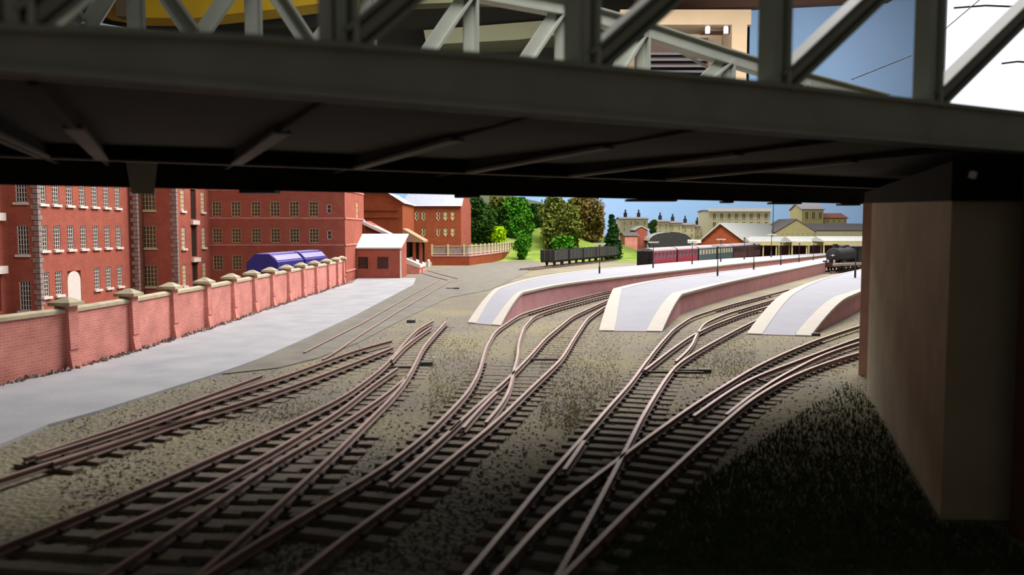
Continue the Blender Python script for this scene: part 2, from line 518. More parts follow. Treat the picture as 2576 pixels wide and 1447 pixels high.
# T3
track('third track from the left, splitting in two beside the narrow first platform', {
    'a': ([(490, 1460), (590, 1391), (680, 1342), (741, 1305), (800, 1270), (860, 1237), (947, 1187), (1065, 1100), (1120, 1045), (1176, 988), (1205, 935), (1222, 873), (1246, 832), (1307, 791), (1400, 763), (1523, 733), (1700, 700)], .3, 8),
    'b': ([(742, 1447), (800, 1395), (951, 1289), (1065, 1210), (1155, 1134), (1239, 1068), (1329, 981), (1412, 903), (1447, 845), (1478, 800), (1523, 770), (1600, 738)], .3, 8),
    'c': ([(1222, 1062), (1262, 1018), (1283, 979), (1291, 935), (1302, 900), (1304, 862), (1318, 822), (1345, 793), (1400, 775), (1523, 743), (1700, 708)], .3),
    'd': ([(1130, 1084), (1200, 1020), (1272, 957), (1335, 893), (1372, 850), (1440, 795), (1523, 757), (1600, 728)], .3),
    'e': ([(980, 1212), (1040, 1164), (1105, 1108), (1160, 1058)], .3),
    'f': ([(1165, 1075), (1205, 1028), (1250, 985)], .3)},
    [('a', 'b', .12, .6), ('a', 'c', .55, .8), ('d', 'b', .25, .9)])
# T4
track('fourth track from the left, a turnout leading in beside the widest middle platform', {
    'a': ([(1174, 1444), (1329, 1259), (1370, 1205), (1461, 1105), (1527, 1028), (1590, 959), (1614, 924), (1655, 870), (1695, 826), (1740, 796), (1829, 768), (1929, 742)], .3, 4, 8),
    'b': ([(1405, 1444), (1518, 1240), (1548, 1180), (1573, 1133), (1614, 1049), (1667, 962), (1700, 917), (1747, 887), (1790, 862), (1850, 830), (1911, 800)], .3, 4, 6),
    'c': ([(1700, 908), (1722, 890), (1742, 866), (1752, 840), (1772, 812), (1824, 789), (1929, 758)], .3, 0, 6),
    'd': ([(1622, 930), (1684, 882), (1735, 846), (1790, 818), (1870, 788), (1960, 762)], .3),
    'e': ([(1420, 1180), (1450, 1135), (1470, 1108)], .3)},
    [('a', 'b', 0, .62), ('d', 'b', .4, .95), ('a', 'c', .7, .95)])
# T5
track('rightmost curving track that swings past the tan bridge pier', {
    'a': ([(1246, 1444), (1390, 1278), (1511, 1186), (1548, 1160), (1614, 1110), (1740, 1020), (1885, 930), (1960, 893), (2051, 855), (2151, 822), (2210, 805)], .3, 4, 8),
    'b': ([(1420, 1444), (1600, 1263), (1700, 1170), (1790, 1088), (1885, 1006), (1980, 950), (2060, 917), (2151, 888), (2240, 866)], .3, 4, 8),
    'c': ([(1745, 1045), (1830, 985), (1894, 948), (2007, 906), (2065, 884), (2151, 852), (2220, 832)], .3, 0, 6),
    'd': ([(1827, 1042), (1890, 992), (1964, 945), (2065, 893), (2152, 863), (2230, 843)], .3, 0, 6)},
    [('a', 'b', 0, .98)])


def ground_signal(px, py, label, white=True):
    p = G(px, py, 0)
    t = thing('point_lamp' if white else 'point_motor', label, 'track equipment', p)
    m = MB(); m.box(p.x - .3, p.x + .2, p.y - .15, p.y + .15, .0, .16); obj('housing', m, 'rivet', t)
    if white:
        m = MB(); m.tube([p + Vector((.26, 0, 0)), p + Vector((.26, 0, .36))], .055); obj('lamp', m, 'white_paint', t)
    else:
        m = MB(); m.beam(p + Vector((-.3, 0, .1)), p + Vector((-1.1, .1, .1)), .08, .06); obj('rod', m, 'rivet', t)


ground_signal(1036, 812, 'small dark point lever box with white lamp left of the first platform ramp')
ground_signal(1076, 920, 'small dark point lever box with white lamp right of the second track')
ground_signal(2052, 845, 'small black box at the foot of the right platform ramp', False)
ground_signal(1775, 938, 'small dark rod and box right of the fourth track turnout', False)
ground_signal(1150, 728, 'small dark stretcher lying left of the first platform', False)
m = MB()
for a, b, name in (((1340, 905), (1412, 905), ''), ):
    pass
for (a, b, lb) in [(((982, 924), (1034, 924)), None, 'dark stretcher bar across the second track switch'),
                   (((1335, 905), (1405, 905)), None, 'thin dark stretcher bar across the third track'),
                   (((1614, 936), (1770, 938)), None, 'long dark stretcher bar across the fourth track turnout'),
                   (((1894, 952), (1935, 962)), None, 'short dark stretcher bar across the curving right track')]:
    p = G(*a[0], .17); q = G(*a[1], .17)
    m = MB(); m.beam(p, q, .14, .08)
    tag(obj('stretcher_bar', m, 'chair'), lb, 'track equipment')

# ------------------------------------------------------------------ boundary wall
t = thing('boundary_wall', 'long salmon pink brick wall with capped piers along the left roadway', 'wall', wall_pts[0])
WH = 2.42
m = MB(); m.sweep(wall_pts, [(.0, -.3), (.0, WH), (-.35, WH), (-.35, -.3)]); obj('brickwork', m, 'brick_wall', t)
m = MB(); m.sweep(wall_pts, [(.07, WH - .02), (.07, WH + .12), (-.17, WH + .2), (-.42, WH + .12), (-.42, WH - .02)]); obj('coping', m, 'stone', t)
for i, p in enumerate(wall_pts[1:], 1):
    if i == 1: continue
    a = wall_pts[i - 1]; b = wall_pts[min(i + 1, len(wall_pts) - 1)]
    d = (b - a).normalized(); sd = Vector((d.y, -d.x, 0))
    w = .3
    m = MB()
    def R(du, ds): return p + d * du + sd * ds
    a4 = lambda hw, s0, s1, z: [Vector((*(R(-hw, s1).xy), z)), Vector((*(R(hw, s1).xy), z)), Vector((*(R(hw, s0).xy), z)), Vector((*(R(-hw, s0).xy), z))]
    m.hexa(a4(w, -.45, .34, -.2), a4(w, -.45, .16, .9)); m.hexa(a4(w, -.45, .22, .9), a4(w, -.45, .16, WH + .28))
    pl = obj('pier', m, 'brick_wall', t)
    m = MB(); m.hexa(a4(w + .18, -.62, .36, WH + .28), a4(w + .18, -.62, .36, WH + .42)); m.hexa(a4(w + .14, -.58, .32, WH + .42), a4(.06, -.2, .0, WH + .62))
    obj('cap', m, 'stone', pl)


# ------------------------------------------------------------------ buildings
def facade(m, P0, P1, z0, z1, ops, out, depth=.18):
    """wall quad from P0 to P1 (xy) with recessed openings; out = outward normal"""
    P0 = Vector((*P0, 0)); P1 = Vector((*P1, 0)); L = (P1 - P0).length; d = (P1 - P0) / L; o = Vector((*out, 0))
    us = sorted({0, L, *[u for op in ops for u in op[:2]]}); zs = sorted({z0, z1, *[z for op in ops for z in op[2:4]]})
    pt = lambda u, z, k=0: P0 + d * u + Vector((0, 0, z)) - o * k
    for a, b in zip(us, us[1:]):
        for c, e in zip(zs, zs[1:]):
            cu = (a + b) / 2; cz = (c + e) / 2
            if any(op[0] < cu < op[1] and op[2] < cz < op[3] for op in ops): continue
            m.quad(pt(a, c), pt(b, c), pt(b, e), pt(a, e))
    for (a, b, c, e, *_) in ops:
        for (s, q) in (((a, c), (b, c)), ((b, c), (b, e)), ((b, e), (a, e)), ((a, e), (a, c))):
            m.quad(pt(*s), pt(*q), pt(*q, depth), pt(*s, depth))
        m.quad(pt(a, c, depth), pt(b, c, depth), pt(b, e, depth), pt(a, e, depth))
    return pt


def window(parent, P0, P1, out, op, nx, ny, frame='white_paint', pane='pane', sill=True, bar=.042, depth=.14, head=False):
    P0 = Vector((*P0, 0)); P1 = Vector((*P1, 0)); d = (P1 - P0).normalized(); o = Vector((*out, 0))
    a, b, c, e = op[:4]
    pt = lambda u, z, k=0: P0 + d * u + Vector((0, 0, z)) - o * k
    m = MB()
    fw = bar * 1.5
    for u in [a + fw / 2 + (b - a - fw) * i / nx for i in range(nx + 1)]:
        w = fw if u in (a + fw / 2,) or abs(u - (b - fw / 2)) < 1e-4 else bar
        m.beam(pt(u, c, depth - .05), pt(u, e, depth - .05), w, .07, up=(o.x, o.y, 0))
    for j in range(ny + 1):
        z = c + fw / 2 + (e - c - fw) * j / ny
        m.beam(pt(a, z, depth - .05), pt(b, z, depth - .05), .07, fw if j in (0, ny) else bar)
    if sill:
        m.beam(pt(a - .14, c - .1, -.04), pt(b + .14, c - .1, -.04), .3, .2)
    w_ = obj('window', m, frame, parent)
    m = MB(); m.quad(pt(a, c, depth), pt(b, c, depth), pt(b, e, depth), pt(a, e, depth)); obj('pane', m, pane, w_, recalc=False)
    return w_


X0, X1, X2, X3 = -39.7, -37.3, -33.3, -18.4
YA, YB, YC, YD = 65.9, 83.1, 92.2, 104.0
ZB, ZT = -1.0, 13.5


def yx(px, X): return X * F / (px - W / 2)   # depth at which a wall of constant X shows at column px


mill = thing('mill_building', 'large dark red brick mill with many white windows behind the wall at left', 'building', (X1, YC, ZB))
wallm = MB(); windows = []
# recess wall at far left
facade(wallm, (X0, 56), (X0, YA), ZB, ZT, [(3, 8.7, -.5, 2.0), (3, 8.7, 3.0, 6.0), (3, 8.7, 7.4, 10.2)], (1, 0), .8)
# front of left block
zf = lambda y, Y: PY(0, y, Y).z
u0 = PY(43, 600, YA).x - X0; u1 = PY(72, 600, YA).x - X0
ops = [(u0, u1, -.6, 1.75), (u0, u1, 3.85, 6.15), (u0, u1, 7.95, 10.2)]
facade(wallm, (X0, YA), (X1, YA), ZB, ZT, ops, (0, -1)); windows += [((X0, YA), (X1, YA), (0, -1), o, 4, 6, 'white_paint', 'pane', True) for o in ops]
# long receding wall
ops = []
for i, cx in enumerate([113, 146, 180, 212, 243, 272, 300]):
    c = yx(cx, X1) - YA
    for j, (za, zb) in enumerate([(.45, 2.4), (4.15, 6.15), (7.85, 9.9)]):
        if j == 0 and i in (2, 3): continue
        ops.append((c - .5, c + .5, za, zb))
facade(wallm, (X1, YA), (X1, YB), ZB, ZT, ops + [(yx(168, X1) - YA, yx(205, X1) - YA - .2, -.9, 2.3)], (1, 0))
windows += [((X1, YA), (X1, YB), (1, 0), o, 3, 6, 'white_paint', 'pane', True) for o in ops]
# shaded front
ops = []
u0 = PY(358, 600, YB).x - X1; u1 = PY(393, 600, YB).x - X1
for za, zb in [(.15, 2.3), (4.0, 6.2), (7.75, 9.9)]: ops.append((u0, u1, za, zb))
facade(wallm, (X1, YB), (X2, YB), ZB, ZT, ops, (0, -1)); windows += [((X1, YB), (X2, YB), (0, -1), o, 4, 5, 'cream_paint', 'pane_brown', True) for o in ops]
# tower side
ops = []
for cx in (463, 513):
    c = yx(cx, X2) - YB
    for za, zb in [(.1, 2.3), (3.9, 6.1), (7.7, 9.9)]: ops.append((c - .5, c + .5, za, zb))
c = yx(490, X2) - YB
slot = [(c - .75, c + .75, -.6, 2.3), (c - .75, c + .75, 3.0, 6.2), (c - .75, c + .75, 6.9, 10.0)]
facade(wallm, (X2, YB), (X2, YC), ZB, ZT, ops + slot, (1, 0), .25)
windows += [((X2, YB), (X2, YC), (1, 0), o, 2, 5, 'white_paint', 'blind', True) for o in ops]
# wide front
ops = []
for cx in (547, 595, 645, 693, 741, 790):
    a = PY(cx - 12, 600, YC).x - X2; b = PY(cx + 12, 600, YC).x - X2
    for za, zb in [(1.35, 3.0), (4.35, 5.95), (7.25, 8.9)]: ops.append((a, b, za, zb))
ops2 = []
a = PY(823, 600, YC).x - X2; b = PY(835, 600, YC).x - X2
for za, zb in [(4.75, 5.7), (7.6, 8.6)]: ops2.append((a, b, za, zb))
facade(wallm, (X2, YC), (X3, YC), ZB, ZT, ops + ops2, (0, -1))
windows += [((X2, YC), (X3, YC), (0, -1), o, 3, 4, 'cream_paint', 'pane_brown', False) for o in ops]
windows += [((X2, YC), (X3, YC), (0, -1), o, 1, 2, 'white_paint', 'pane_brown', False) for o in ops2]
c = yx(902, X3) - YC
ops = [(c - 1, c + .2, 7.2, 9.2)]
facade(wallm, (X3, YC), (X3, YD), ZB, ZT, ops, (1, 0)); windows += [((X3, YC), (X3, YD), (1, 0), o, 1, 3, 'white_paint', 'blind', False) for o in ops]
# back and roof
wallm.quad((X3, YD, ZB), (-60, YD, ZB), (-60, YD, ZT), (X3, YD, ZT)); wallm.quad((-60, YD, ZB), (-60, 56, ZB), (-60, 56, ZT), (-60, YD, ZT)); wallm.quad((-60, 56, ZB), (X0, 56, ZB), (X0, 56, ZT), (-60, 56, ZT))
obj('wall', wallm, 'brick_red', mill, recalc=False)
m = MB(); m.prism([(-60.2, 55.8), (X0 + .2, 55.8), (X0 + .2, YA - .2), (X1 + .2, YA - .2), (X1 + .2, YB - .2), (X2 + .2, YB - .2), (X2 + .2, YC - .2), (X3 + .2, YC - .2), (X3 + .2, YD + .2), (-60.2, YD + .2)], ZT, ZT + .35); obj('roof', m, 'slate', mill)
for w in windows: window(mill, *w[:3], w[3], w[4], w[5], frame=w[6], pane=w[7], sill=w[8])
for y0_, y1_ in ((59, 64.7),):
    for za, zb in ((-.5, 2.0), (3.0, 6.0), (7.4, 10.2)):
        m = MB(); m.box(X0 - .8, X0 - .7, y0_, y1_, za, zb); obj('opening_shade_panel', m, 'dark_void', mill)  # dark panel stands in for the unlit interior of the recess
ys_ = yx(490, X2)
for za, zb in ((-.6, 2.3), (3.0, 6.2), (6.9, 10.0)):
    m = MB(); m.box(X2 - .24, X2 - .16, ys_ - .74, ys_ + .74, za, zb); obj('opening_shade_panel', m, 'dark_void', mill)  # interior darkness of the tower slots, put in as a dark panel
# door
yd0, yd1 = yx(168, X1), yx(205, X1) - .2
m = MB(); n = 12; zc = 1.45; ym = (yd0 + yd1) / 2; r = (yd1 - yd0) / 2 - .05
pts = [(yd0 + .05, -.9), (yd1 - .05, -.9)] + [(ym + r * math.cos(math.pi * k / n), zc + r * .8 * math.sin(math.pi * k / n)) for k in range(n + 1)]
for xx in (X1 - .02, X1 - .1): m.quad(*[(xx, y, z) for y, z in pts])
for k in range(len(pts)):
    a_, b_ = pts[k], pts[(k + 1) % len(pts)]; m.quad((X1 - .02, *a_), (X1 - .02, *b_), (X1 - .1, *b_), (X1 - .1, *a_))
obj('door', m, 'white_paint', mill)
m = MB()
for z in (2.75, 6.85): m = MB(); m.box(X0 - .1, X0 + .45, 58.7, YA - .9, z - .35, z + .25); obj('ledge', m, 'white_paint', mill)
for z in (2.65, 6.55): m = MB(); m.box(X2 - .1, X2 + .3, YB + c * 0 + yx(490, X2) - YB - .95, yx(490, X2) + .95, z - .22, z + .22); obj('ledge', m, 'white_paint', mill)
m = MB()
for z in (4.1, 7.05, 10.15): m.box(X2 + .01, X3 + .07, YC - .08, YC - .0, z - .07, z + .1); m.box(X3, X3 + .08, YC - .08, YD, z - .07, z + .1)
m.box(X3, X3 + .08, YC, YC + 6, 1.1, 1.3)
obj('string_course', m, 'brick_wall', mill)
m = MB(); random.seed(3)
k = 0; z = ZB
while z < ZT:
    h = .42; w = .32 if k % 2 else .52
    m.box(X1 - w, X1 + .05, YA - .06, YA + w, z, z + h - .05)
    z += h; k += 1
obj('quoins', m, 'stone_grey', mill)
m = MB(); k = 0; z = ZB
while z < ZT:
    w = .32 if k % 2 else .52
    m.box(X2 - w * 1.2, X2 + .05, YB - .06, YB + .3, z, z + .37)
    z += .42; k += 1
obj('quoins', m, 'stone_grey', mill)
m = MB(); k = 0; z = ZB; m.box(X1, X1 + .75, YB - 1.5, YB, ZB, ZT)
obj('buttress', m, 'brick_dark', mill)
m = MB()
while z < ZT:
    w = .35 if k % 2 else .6
    m.box(X1 + .75 - w, X1 + .8, YB - 1.56, YB - 1.2, z, z + .37); z += .42; k += 1
obj('quoins', m, 'stone_grey', mill)

# annex with pale lean-to roof
AX0, AX1, AY0, AY1 = X3, PY(1005, 600, 98.5).x, 98.5, 105.0
t = thing('lean_to_annex', 'single-storey brick annex with a pale grey sloping roof beside the mill', 'building', (AX0, AY0, 0))
m = MB(); ops = []
for (a, b) in ((899, 925), (948, 976)): ops.append((PY(a, 600, AY0).x - AX0, PY(b, 600, AY0).x - AX0, 1.2, 2.6))
facade(m, (AX0 + .02, AY0), (AX1, AY0), 0, 3.7, ops, (0, -1)); facade(m, (AX1, AY0), (AX1, AY1), 0, 3.7, [], (1, 0))
m.quad((AX1, AY0, 3.7), (AX1, AY1, 3.7), (AX1, AY1, 5.2)); obj('wall', m, 'brick_red', t, recalc=False)
for o in ops: window(t, (AX0 + .02, AY0), (AX1, AY0), (0, -1), o, 4, 4, frame='brick_dark', pane='pane', sill=False)
m = MB(); zr = PY(0, 588, 102.5).z
m.hexa([(AX0 + .05, AY0 - .4, 3.55), (AX1 + .25, AY0 - .4, 3.55), (AX1 + .6, 102.5, zr - .15), (AX0 + .05, 102.5, zr - .15)], [(AX0 + .05, AY0 - .4, 3.7), (AX1 + .25, AY0 - .4, 3.7), (AX1 + .6, 102.5, zr), (AX0 + .05, 102.5, zr)]); obj('roof', m, 'roof_white', t)
m = MB(); m.tube([(AX1 + .1, AY0 - .1, 0), (AX1 + .1, AY0 - .1, 3.3)], .09); obj('drainpipe', m, 'white_paint', t)
m = MB()
for yy in (104.2,):
    a = PY(903, 556, yy); b = PY(985, 592, yy)
    m.prism([(AX0 + .1, yy), (b.x, yy), (b.x, yy + 4), (AX0 + .1, yy + 4)], 0, [a.z, b.z, b.z, a.z])
obj('gable_wall', m, 'brick_red', t)
m = MB(); a = PY(898, 553, 103.6); b = PY(990, 596, 103.6)
m.beam(a + Vector((0, 1, 0)), b + Vector((0, 1, 0)), 3.2, .35, up=(0, 0, 1)); obj('gable_roof', m, 'roof_white', t)

# plain brown building
Yp = 122.0
a = PY(905, 600, Yp); b = PY(1013, 600, Yp)
t = thing('brown_warehouse', 'plain brown brick warehouse gable rising behind the lean-to annex', 'building', (a.x, Yp, 0))
m = MB(); ez = PY(0, 510, Yp).z; rz_ = PY(0, 484, Yp).z; xm = a.x + (b.x - a.x) * .62
for yy in (Yp, Yp + 14): m.quad((a.x, yy, 0), (b.x, yy, 0), (b.x, yy, ez), (xm, yy, rz_), (a.x, yy, ez + 1.9))
m.quad((a.x, Yp, 0), (a.x, Yp + 14, 0), (a.x, Yp + 14, ez + 1.9), (a.x, Yp, ez + 1.9)); m.quad((b.x, Yp, 0), (b.x, Yp + 14, 0), (b.x, Yp + 14, ez), (b.x, Yp, ez)); obj('wall', m, 'brick_brown', t)
m = MB(); m.quad((xm, Yp - .3, rz_ + .1), (b.x + .3, Yp - .3, ez - .1), (b.x + .3, Yp + 14, ez - .1), (xm, Yp + 14, rz_ + .1)); m.quad((xm, Yp - .3, rz_ + .1), (a.x - .3, Yp - .3, ez + 1.9), (a.x - .3, Yp + 14, ez + 1.9), (xm, Yp + 14, rz_ + .1)); obj('roof', m, 'slate', t)
m = MB()
for y_ in (528, 546): z = PY(0, y_, Yp).z; m.box(a.x, b.x - .5, Yp - .12, Yp, z - .1, z + .12)
obj('string_course', m, 'brick_brown', t)

# B3 with grey roof
Yq = 150.0
a = PY(1012, 600, Yq); b = PY(1160, 600, Yq)
t = thing('grey_roofed_mill', 'brown brick mill with a pale grey roof and arched cream windows before the trees', 'building', (a.x, Yq, 0))
m = MB(); ez = PY(0, 516, Yq).z; tz = PY(0, 486, Yq + 5).z; ops = []
for cx in (1031, 1049, 1066, 1103, 1121, 1139):
    for (y0, y1) in ((532, 555), (573, 595)):
        if cx < 1060 and y0 > 560: continue
        ops.append((PY(cx - 4.5, 600, Yq).x - a.x, PY(cx + 4.5, 600, Yq).x - a.x, PY(0, y1, Yq).z, PY(0, y0, Yq).z))
facade(m, (a.x, Yq), (b.x, Yq), 0, ez, ops, (0, -1))
obj('wall', m, 'brick_brown', t, recalc=False)
sx = PY(1183, 600, Yq + 2)
m = MB(); s0 = Vector((b.x, Yq, 0)); s1 = Vector((PY(1185, 600, Yq + 9).x, Yq + 9, 0)); 
pts = [(s0, 0), (s1, 0), (s1, ez), ((s0 + s1) / 2, tz + 1.2), (s0, ez)]
m.quad(*[Vector((p.x, p.y, z)) for p, z in pts]); m.quad((a.x, Yq, 0), (a.x, Yq + 9, 0), (a.x, Yq + 9, ez), (a.x, Yq, ez)); m.quad((a.x, Yq + 9, 0), (s1.x, s1.y, 0), (s1.x, s1.y, ez), (a.x, Yq + 9, ez))
obj('end_wall', m, 'brick_red', t, recalc=False)
for i, o in enumerate(ops): window(t, (a.x, Yq), (b.x, Yq), (0, -1), o, 1, 2, frame='cream_paint', pane='blind' if i in (6, 8, 7, 9) else 'pane_brown', sill=False, bar=.12)
m = MB(); mm = (s0 + s1) / 2
m.quad((a.x - .3, Yq - .4, ez - .2), (b.x + .2, Yq - .4, ez - .2), (mm.x, mm.y, tz + 1.3), (a.x + 1.5, mm.y, tz + 1.3)); m.quad((a.x - .3, Yq + 9.4, ez - .2), (s1.x + .2, Yq + 9.4, ez - .2), (mm.x, mm.y, tz + 1.3), (a.x + 1.5, mm.y, tz + 1.3)); obj('roof', m, 'slate', t)

# loading canopy
Yc = 112.0
a = PY(1019, 600, Yc); b = PY(1060, 600, Yc)
t = thing('loading_shed', 'open loading shed with tan sloping canopy and white ramp by the annex', 'building', (a.x, Yc, 0))
zt = PY(0, 575, Yc).z; zb = PY(0, 608, Yc).z
m = MB(); m.hexa([(a.x - .2, Yc - 1, zb), (b.x + .4, Yc - 1, zb - .1), (b.x + .4, Yc + 5, zb - .1), (a.x - .2, Yc + 5, zb)], [(a.x - .2, Yc - 1, zt), (b.x + .4, Yc - 1, zb + .15), (b.x + .4, Yc + 5, zb + .15), (a.x - .2, Yc + 5, zt)]); obj('canopy', m, 'roof_tan', t)
m = MB(); m.box(a.x, b.x, Yc + 4, Yc + 4.2, 0, zb); m.box(a.x, a.x + .15, Yc, Yc + 4, 0, zb); obj('back_wall', m, 'dark_void', t)
for px in (1042, 1058): p = PY(px, 600, Yc); m = MB(); m.box(p.x - .2, p.x + .2, Yc - .2, Yc + .2, 0, zb); obj('post', m, 'brick_brown', t)
m = MB(); r0 = PY(1019, 655, Yc - 3); r1 = PY(1057, 667, Yc - 3)
m.prism([(r0.x, Yc - 3), (r1.x, Yc - 3), (r1.x, Yc + 3.9), (r0.x, Yc + 3.9)], [r0.z - .4, r1.z - .4, r1.z - .4, r0.z - .4], [r0.z + .25, r1.z, r1.z, r0.z + .25]); obj('ramp', m, 'white_paint', t)
m = MB(); m.prism([(r0.x, Yc - 3), (r1.x - .1, Yc - 3), (r1.x - .1, Yc + 3.8), (r0.x, Yc + 3.8)], 0, [r0.z - .4, r1.z - .4, r1.z - .4, r0.z - .4]); obj('ramp_base', m, 'brick_wall', t)

# fenced low wall
fp = [G(x, y, 0) for x, y in [(1087, 668), (1178, 668), (1235, 660), (1298, 648)]]
t = thing('railed_wall', 'low brick wall topped with white fence posts before the grey-roofed mill', 'fence', fp[0])
m = MB(); m.sweep(fp, [(.2, 0), (.2, 1.45), (-.2, 1.45), (-.2, 0)]); obj('brickwork', m, 'brick_brown', t)
m = MB(); m.sweep(fp, [(.28, 1.45), (.28, 1.65), (-.28, 1.65), (-.28, 1.45)]); obj('coping', m, 'brick_plat', t)
for z in (1.9, 3.1): m = MB(); m.sweep(fp, [(.04, z), (.04, z + .1), (-.04, z + .1), (-.04, z)]); obj('fence_rail', m, 'cream_paint', t)
for p in resample(smooth_line(fp, 1, 0), 2.6):
    m = MB(); m.box(p.x - .13, p.x + .13, p.y - .13, p.y + .13, 1.6, 3.45); obj('fence_post', m, 'cream_paint', t)
m = MB(); m.sweep([p + Vector((0, 0, 0)) for p in fp], [(-.06, 1.6), (-.06, 3.1), (-.09, 3.1), (-.09, 1.6)]); obj('fence_panel', m, 'stone_grey', t)
p = G(1078, 672, 0)
t = thing('marker_post', 'short rounded pale post at the corner of the low brick wall', 'post', p)
m = MB(); m.tube([p, p + Vector((0, 0, 1.0)), p + Vector((0, 0, 1.2))], [.25, .25, .1]); obj('shaft', m, 'white_paint', t)

# ------------------------------------------------------------------ platforms
PZ = 1.4


def platform(label, Lf, Rf, Lt, Rt, Lfar, Rfar, ew=.6):
    """foot (ground) left/right pixels, then edge polylines at height PZ"""
    lf, rf = G(*Lf, .05), G(*Rf, .05)
    L = [lf] + smooth_line([G(*p, PZ) for p in Lt + Lfar], 2.5, 3)
    Rr = [rf] + smooth_line([G(*p, PZ) for p in Rt + Rfar], 2.5, 3)

    def curve_ramp(E):   # ramp rises in several steps with a rounded crest
        a, b = E[0], E[1]; dn = (E[2] - E[1]).normalized()
        out = []
        for k in range(8):
            s = k / 8; q = a.lerp(b, s) 
            q.z = .05 + (PZ - .05) * (1 - (1 - s) ** 1.6)
            out.append(q)
        return out + E[1:]
    L = curve_ramp(L); Rr = curve_ramp(Rr)
    n = 70

    def par(E):
        tot = [0]
        for a, b in zip(E[8:], E[9:]): tot.append(tot[-1] + (b - a).length)
        out = E[:8]
        for k in range(n + 1):
            s = tot[-1] * k / n
            for i in range(len(tot) - 1):
                if tot[i + 1] >= s - 1e-6: break
            t_ = (s - tot[i]) / max(1e-6, tot[i + 1] - tot[i]); out.append(E[8 + i].lerp(E[9 + i], t_))
        return out
    L = par(L); Rr = par(Rr)
    t = thing('station_platform', label, 'platform', (lf.x, lf.y, 0))
    top = MB(); el = MB(); er = MB(); wl = MB()
    for i in range(len(L) - 1):
        def cut(j):
            l, r = L[j], Rr[j]; w = (r - l); ln = w.length; e = w / ln
            return l, l + e * min(ew, ln * .3), r - e * min(ew, ln * .3), r, e
        a, b = cut(i), cut(i + 1)
        top.quad(a[1], a[2], b[2], b[1])
        up = Vector((0, 0, .03))
        for (mm_, s, q) in ((el, 0, 1), (er, 2, 3)):
            o0 = -a[4] * .12 if s == 0 else Vector((0, 0, 0)); o1 = a[4] * .12 if q == 3 else Vector((0, 0, 0))
            mm_.hexa([a[s] + o0 - up * 4, a[q] + o1 - up * 4, b[q] + o1 - up * 4, b[s] + o0 - up * 4], [a[s] + o0 + up, a[q] + o1 + up, b[q] + o1 + up, b[s] + o0 + up])
        for k in (0, 3):
            p, q = a[k], b[k]
            wl.quad((p.x, p.y, -.1), (q.x, q.y, -.1), (q.x, q.y, q.z - .05), (p.x, p.y, p.z - .05))
    p, q = L[-1], Rr[-1]; wl.quad((p.x, p.y, -.1), (q.x, q.y, -.1), q, p)
    p, q = L[0], Rr[0]; wl.quad((p.x, p.y, -.1), (q.x, q.y, -.1), q, p)
    obj('surface', top, 'plat_top', t, recalc=False); obj('edging', el, 'plat_edge', t); obj('edging', er, 'plat_edge', t); obj('retaining_wall', wl, 'brick_plat', t)
    return t, L, Rr


platform('narrow curved first platform with pink brick sides beside the wagons', (1180, 812), (1256, 819), [(1250, 726)], [(1314, 736)],
         [(1310, 706), (1400, 689), (1500, 678), (1600, 669), (1720, 659), (1850, 650), (1980, 642), (2080, 637)],
         [(1400, 716), (1540, 699), (1700, 681), (1850, 664), (1980, 651), (2090, 641)])
platform('widest middle platform with grey ramp and black locomotive at its far end', (1512, 832), (1660, 834), [(1546, 727)], [(1713, 740)],
         [(1600, 713), (1680, 700), (1780, 688), (1900, 674), (2000, 661), (2080, 648)],
         [(1780, 722), (1850, 706), (1930, 690), (2000, 676), (2076, 661)], .75)
platform('right-hand platform cut off by the tan bridge pier', (1884, 840), (2034, 845), [(1976, 738)], [(2128, 748)],
         [(2020, 718), (2060, 704), (2110, 690), (2170, 677), (2240, 664)],
         [(2165, 733), (2220, 712), (2300, 690)], .7)
# low white kerb wall on the right platform
a = PY(2098, 683, 102); b = PY(2250, 676, 106)
a.z = PZ; b.z = PZ
m = MB(); m.beam(a + Vector((0, 0, .15)), b + Vector((0, 0, .15)), .5, .3)
tag(obj('platform_bench', m, 'plat_edge'), 'low white block lying along the right-hand platform', 'block')

# platform lamps
lamp0 = thing('platform_lamp', '', 'lamp')
m = MB(); m.tube([(0, 0, 0), (0, 0, .9), (0, 0, .95), (0, 0, 3.6)], [.13, .13, .07, .06]); obj('post', m, 'rivet', lamp0)
m = MB(); m.hexa([(-.75, -.16, 3.72), (.75, -.16, 3.72), (.75, .16, 3.72), (-.75, .16, 3.72)], [(-.95, -.2, 3.95), (.95, -.2, 3.95), (.95, .2, 3.95), (-.95, .2, 3.95)]); obj('lamp_shade', m, 'white_paint', lamp0)
m = MB(); m.beam((0, 0, 3.55), (0, 0, 3.74), .3, .12); obj('bracket', m, 'rivet', lamp0)
LP = [(1508, 688, .88, 'white-topped lamp standing nearest on the narrow first platform'), (1643, 674, .98, 'lamp on the first platform in front of the black coach end'),
      (1741, 665, .95, 'lamp on the first platform before the crimson and teal coaches'), (1813, 659, .95, 'lamp on the first platform before the teal coaches'),
      (1872, 653, .95, 'lamp on the first platform before the brown coach'), (1940, 647, .95, 'lamp far down the first platform below the yellow canopy'),
      (1805, 694, .85, 'lamp standing nearest on the widest middle platform'), (1896, 678, .85, 'second nearest lamp on the middle platform'),
      (1964, 667, .85, 'third nearest lamp on the middle platform'), (2010, 660, .85, 'fourth nearest lamp on the middle platform'),
      (2046, 655, .85, 'farthest lamp on the middle platform left of the locomotive'), (2151, 699, .85, 'lamp on the right-hand platform beside the bridge pier')]
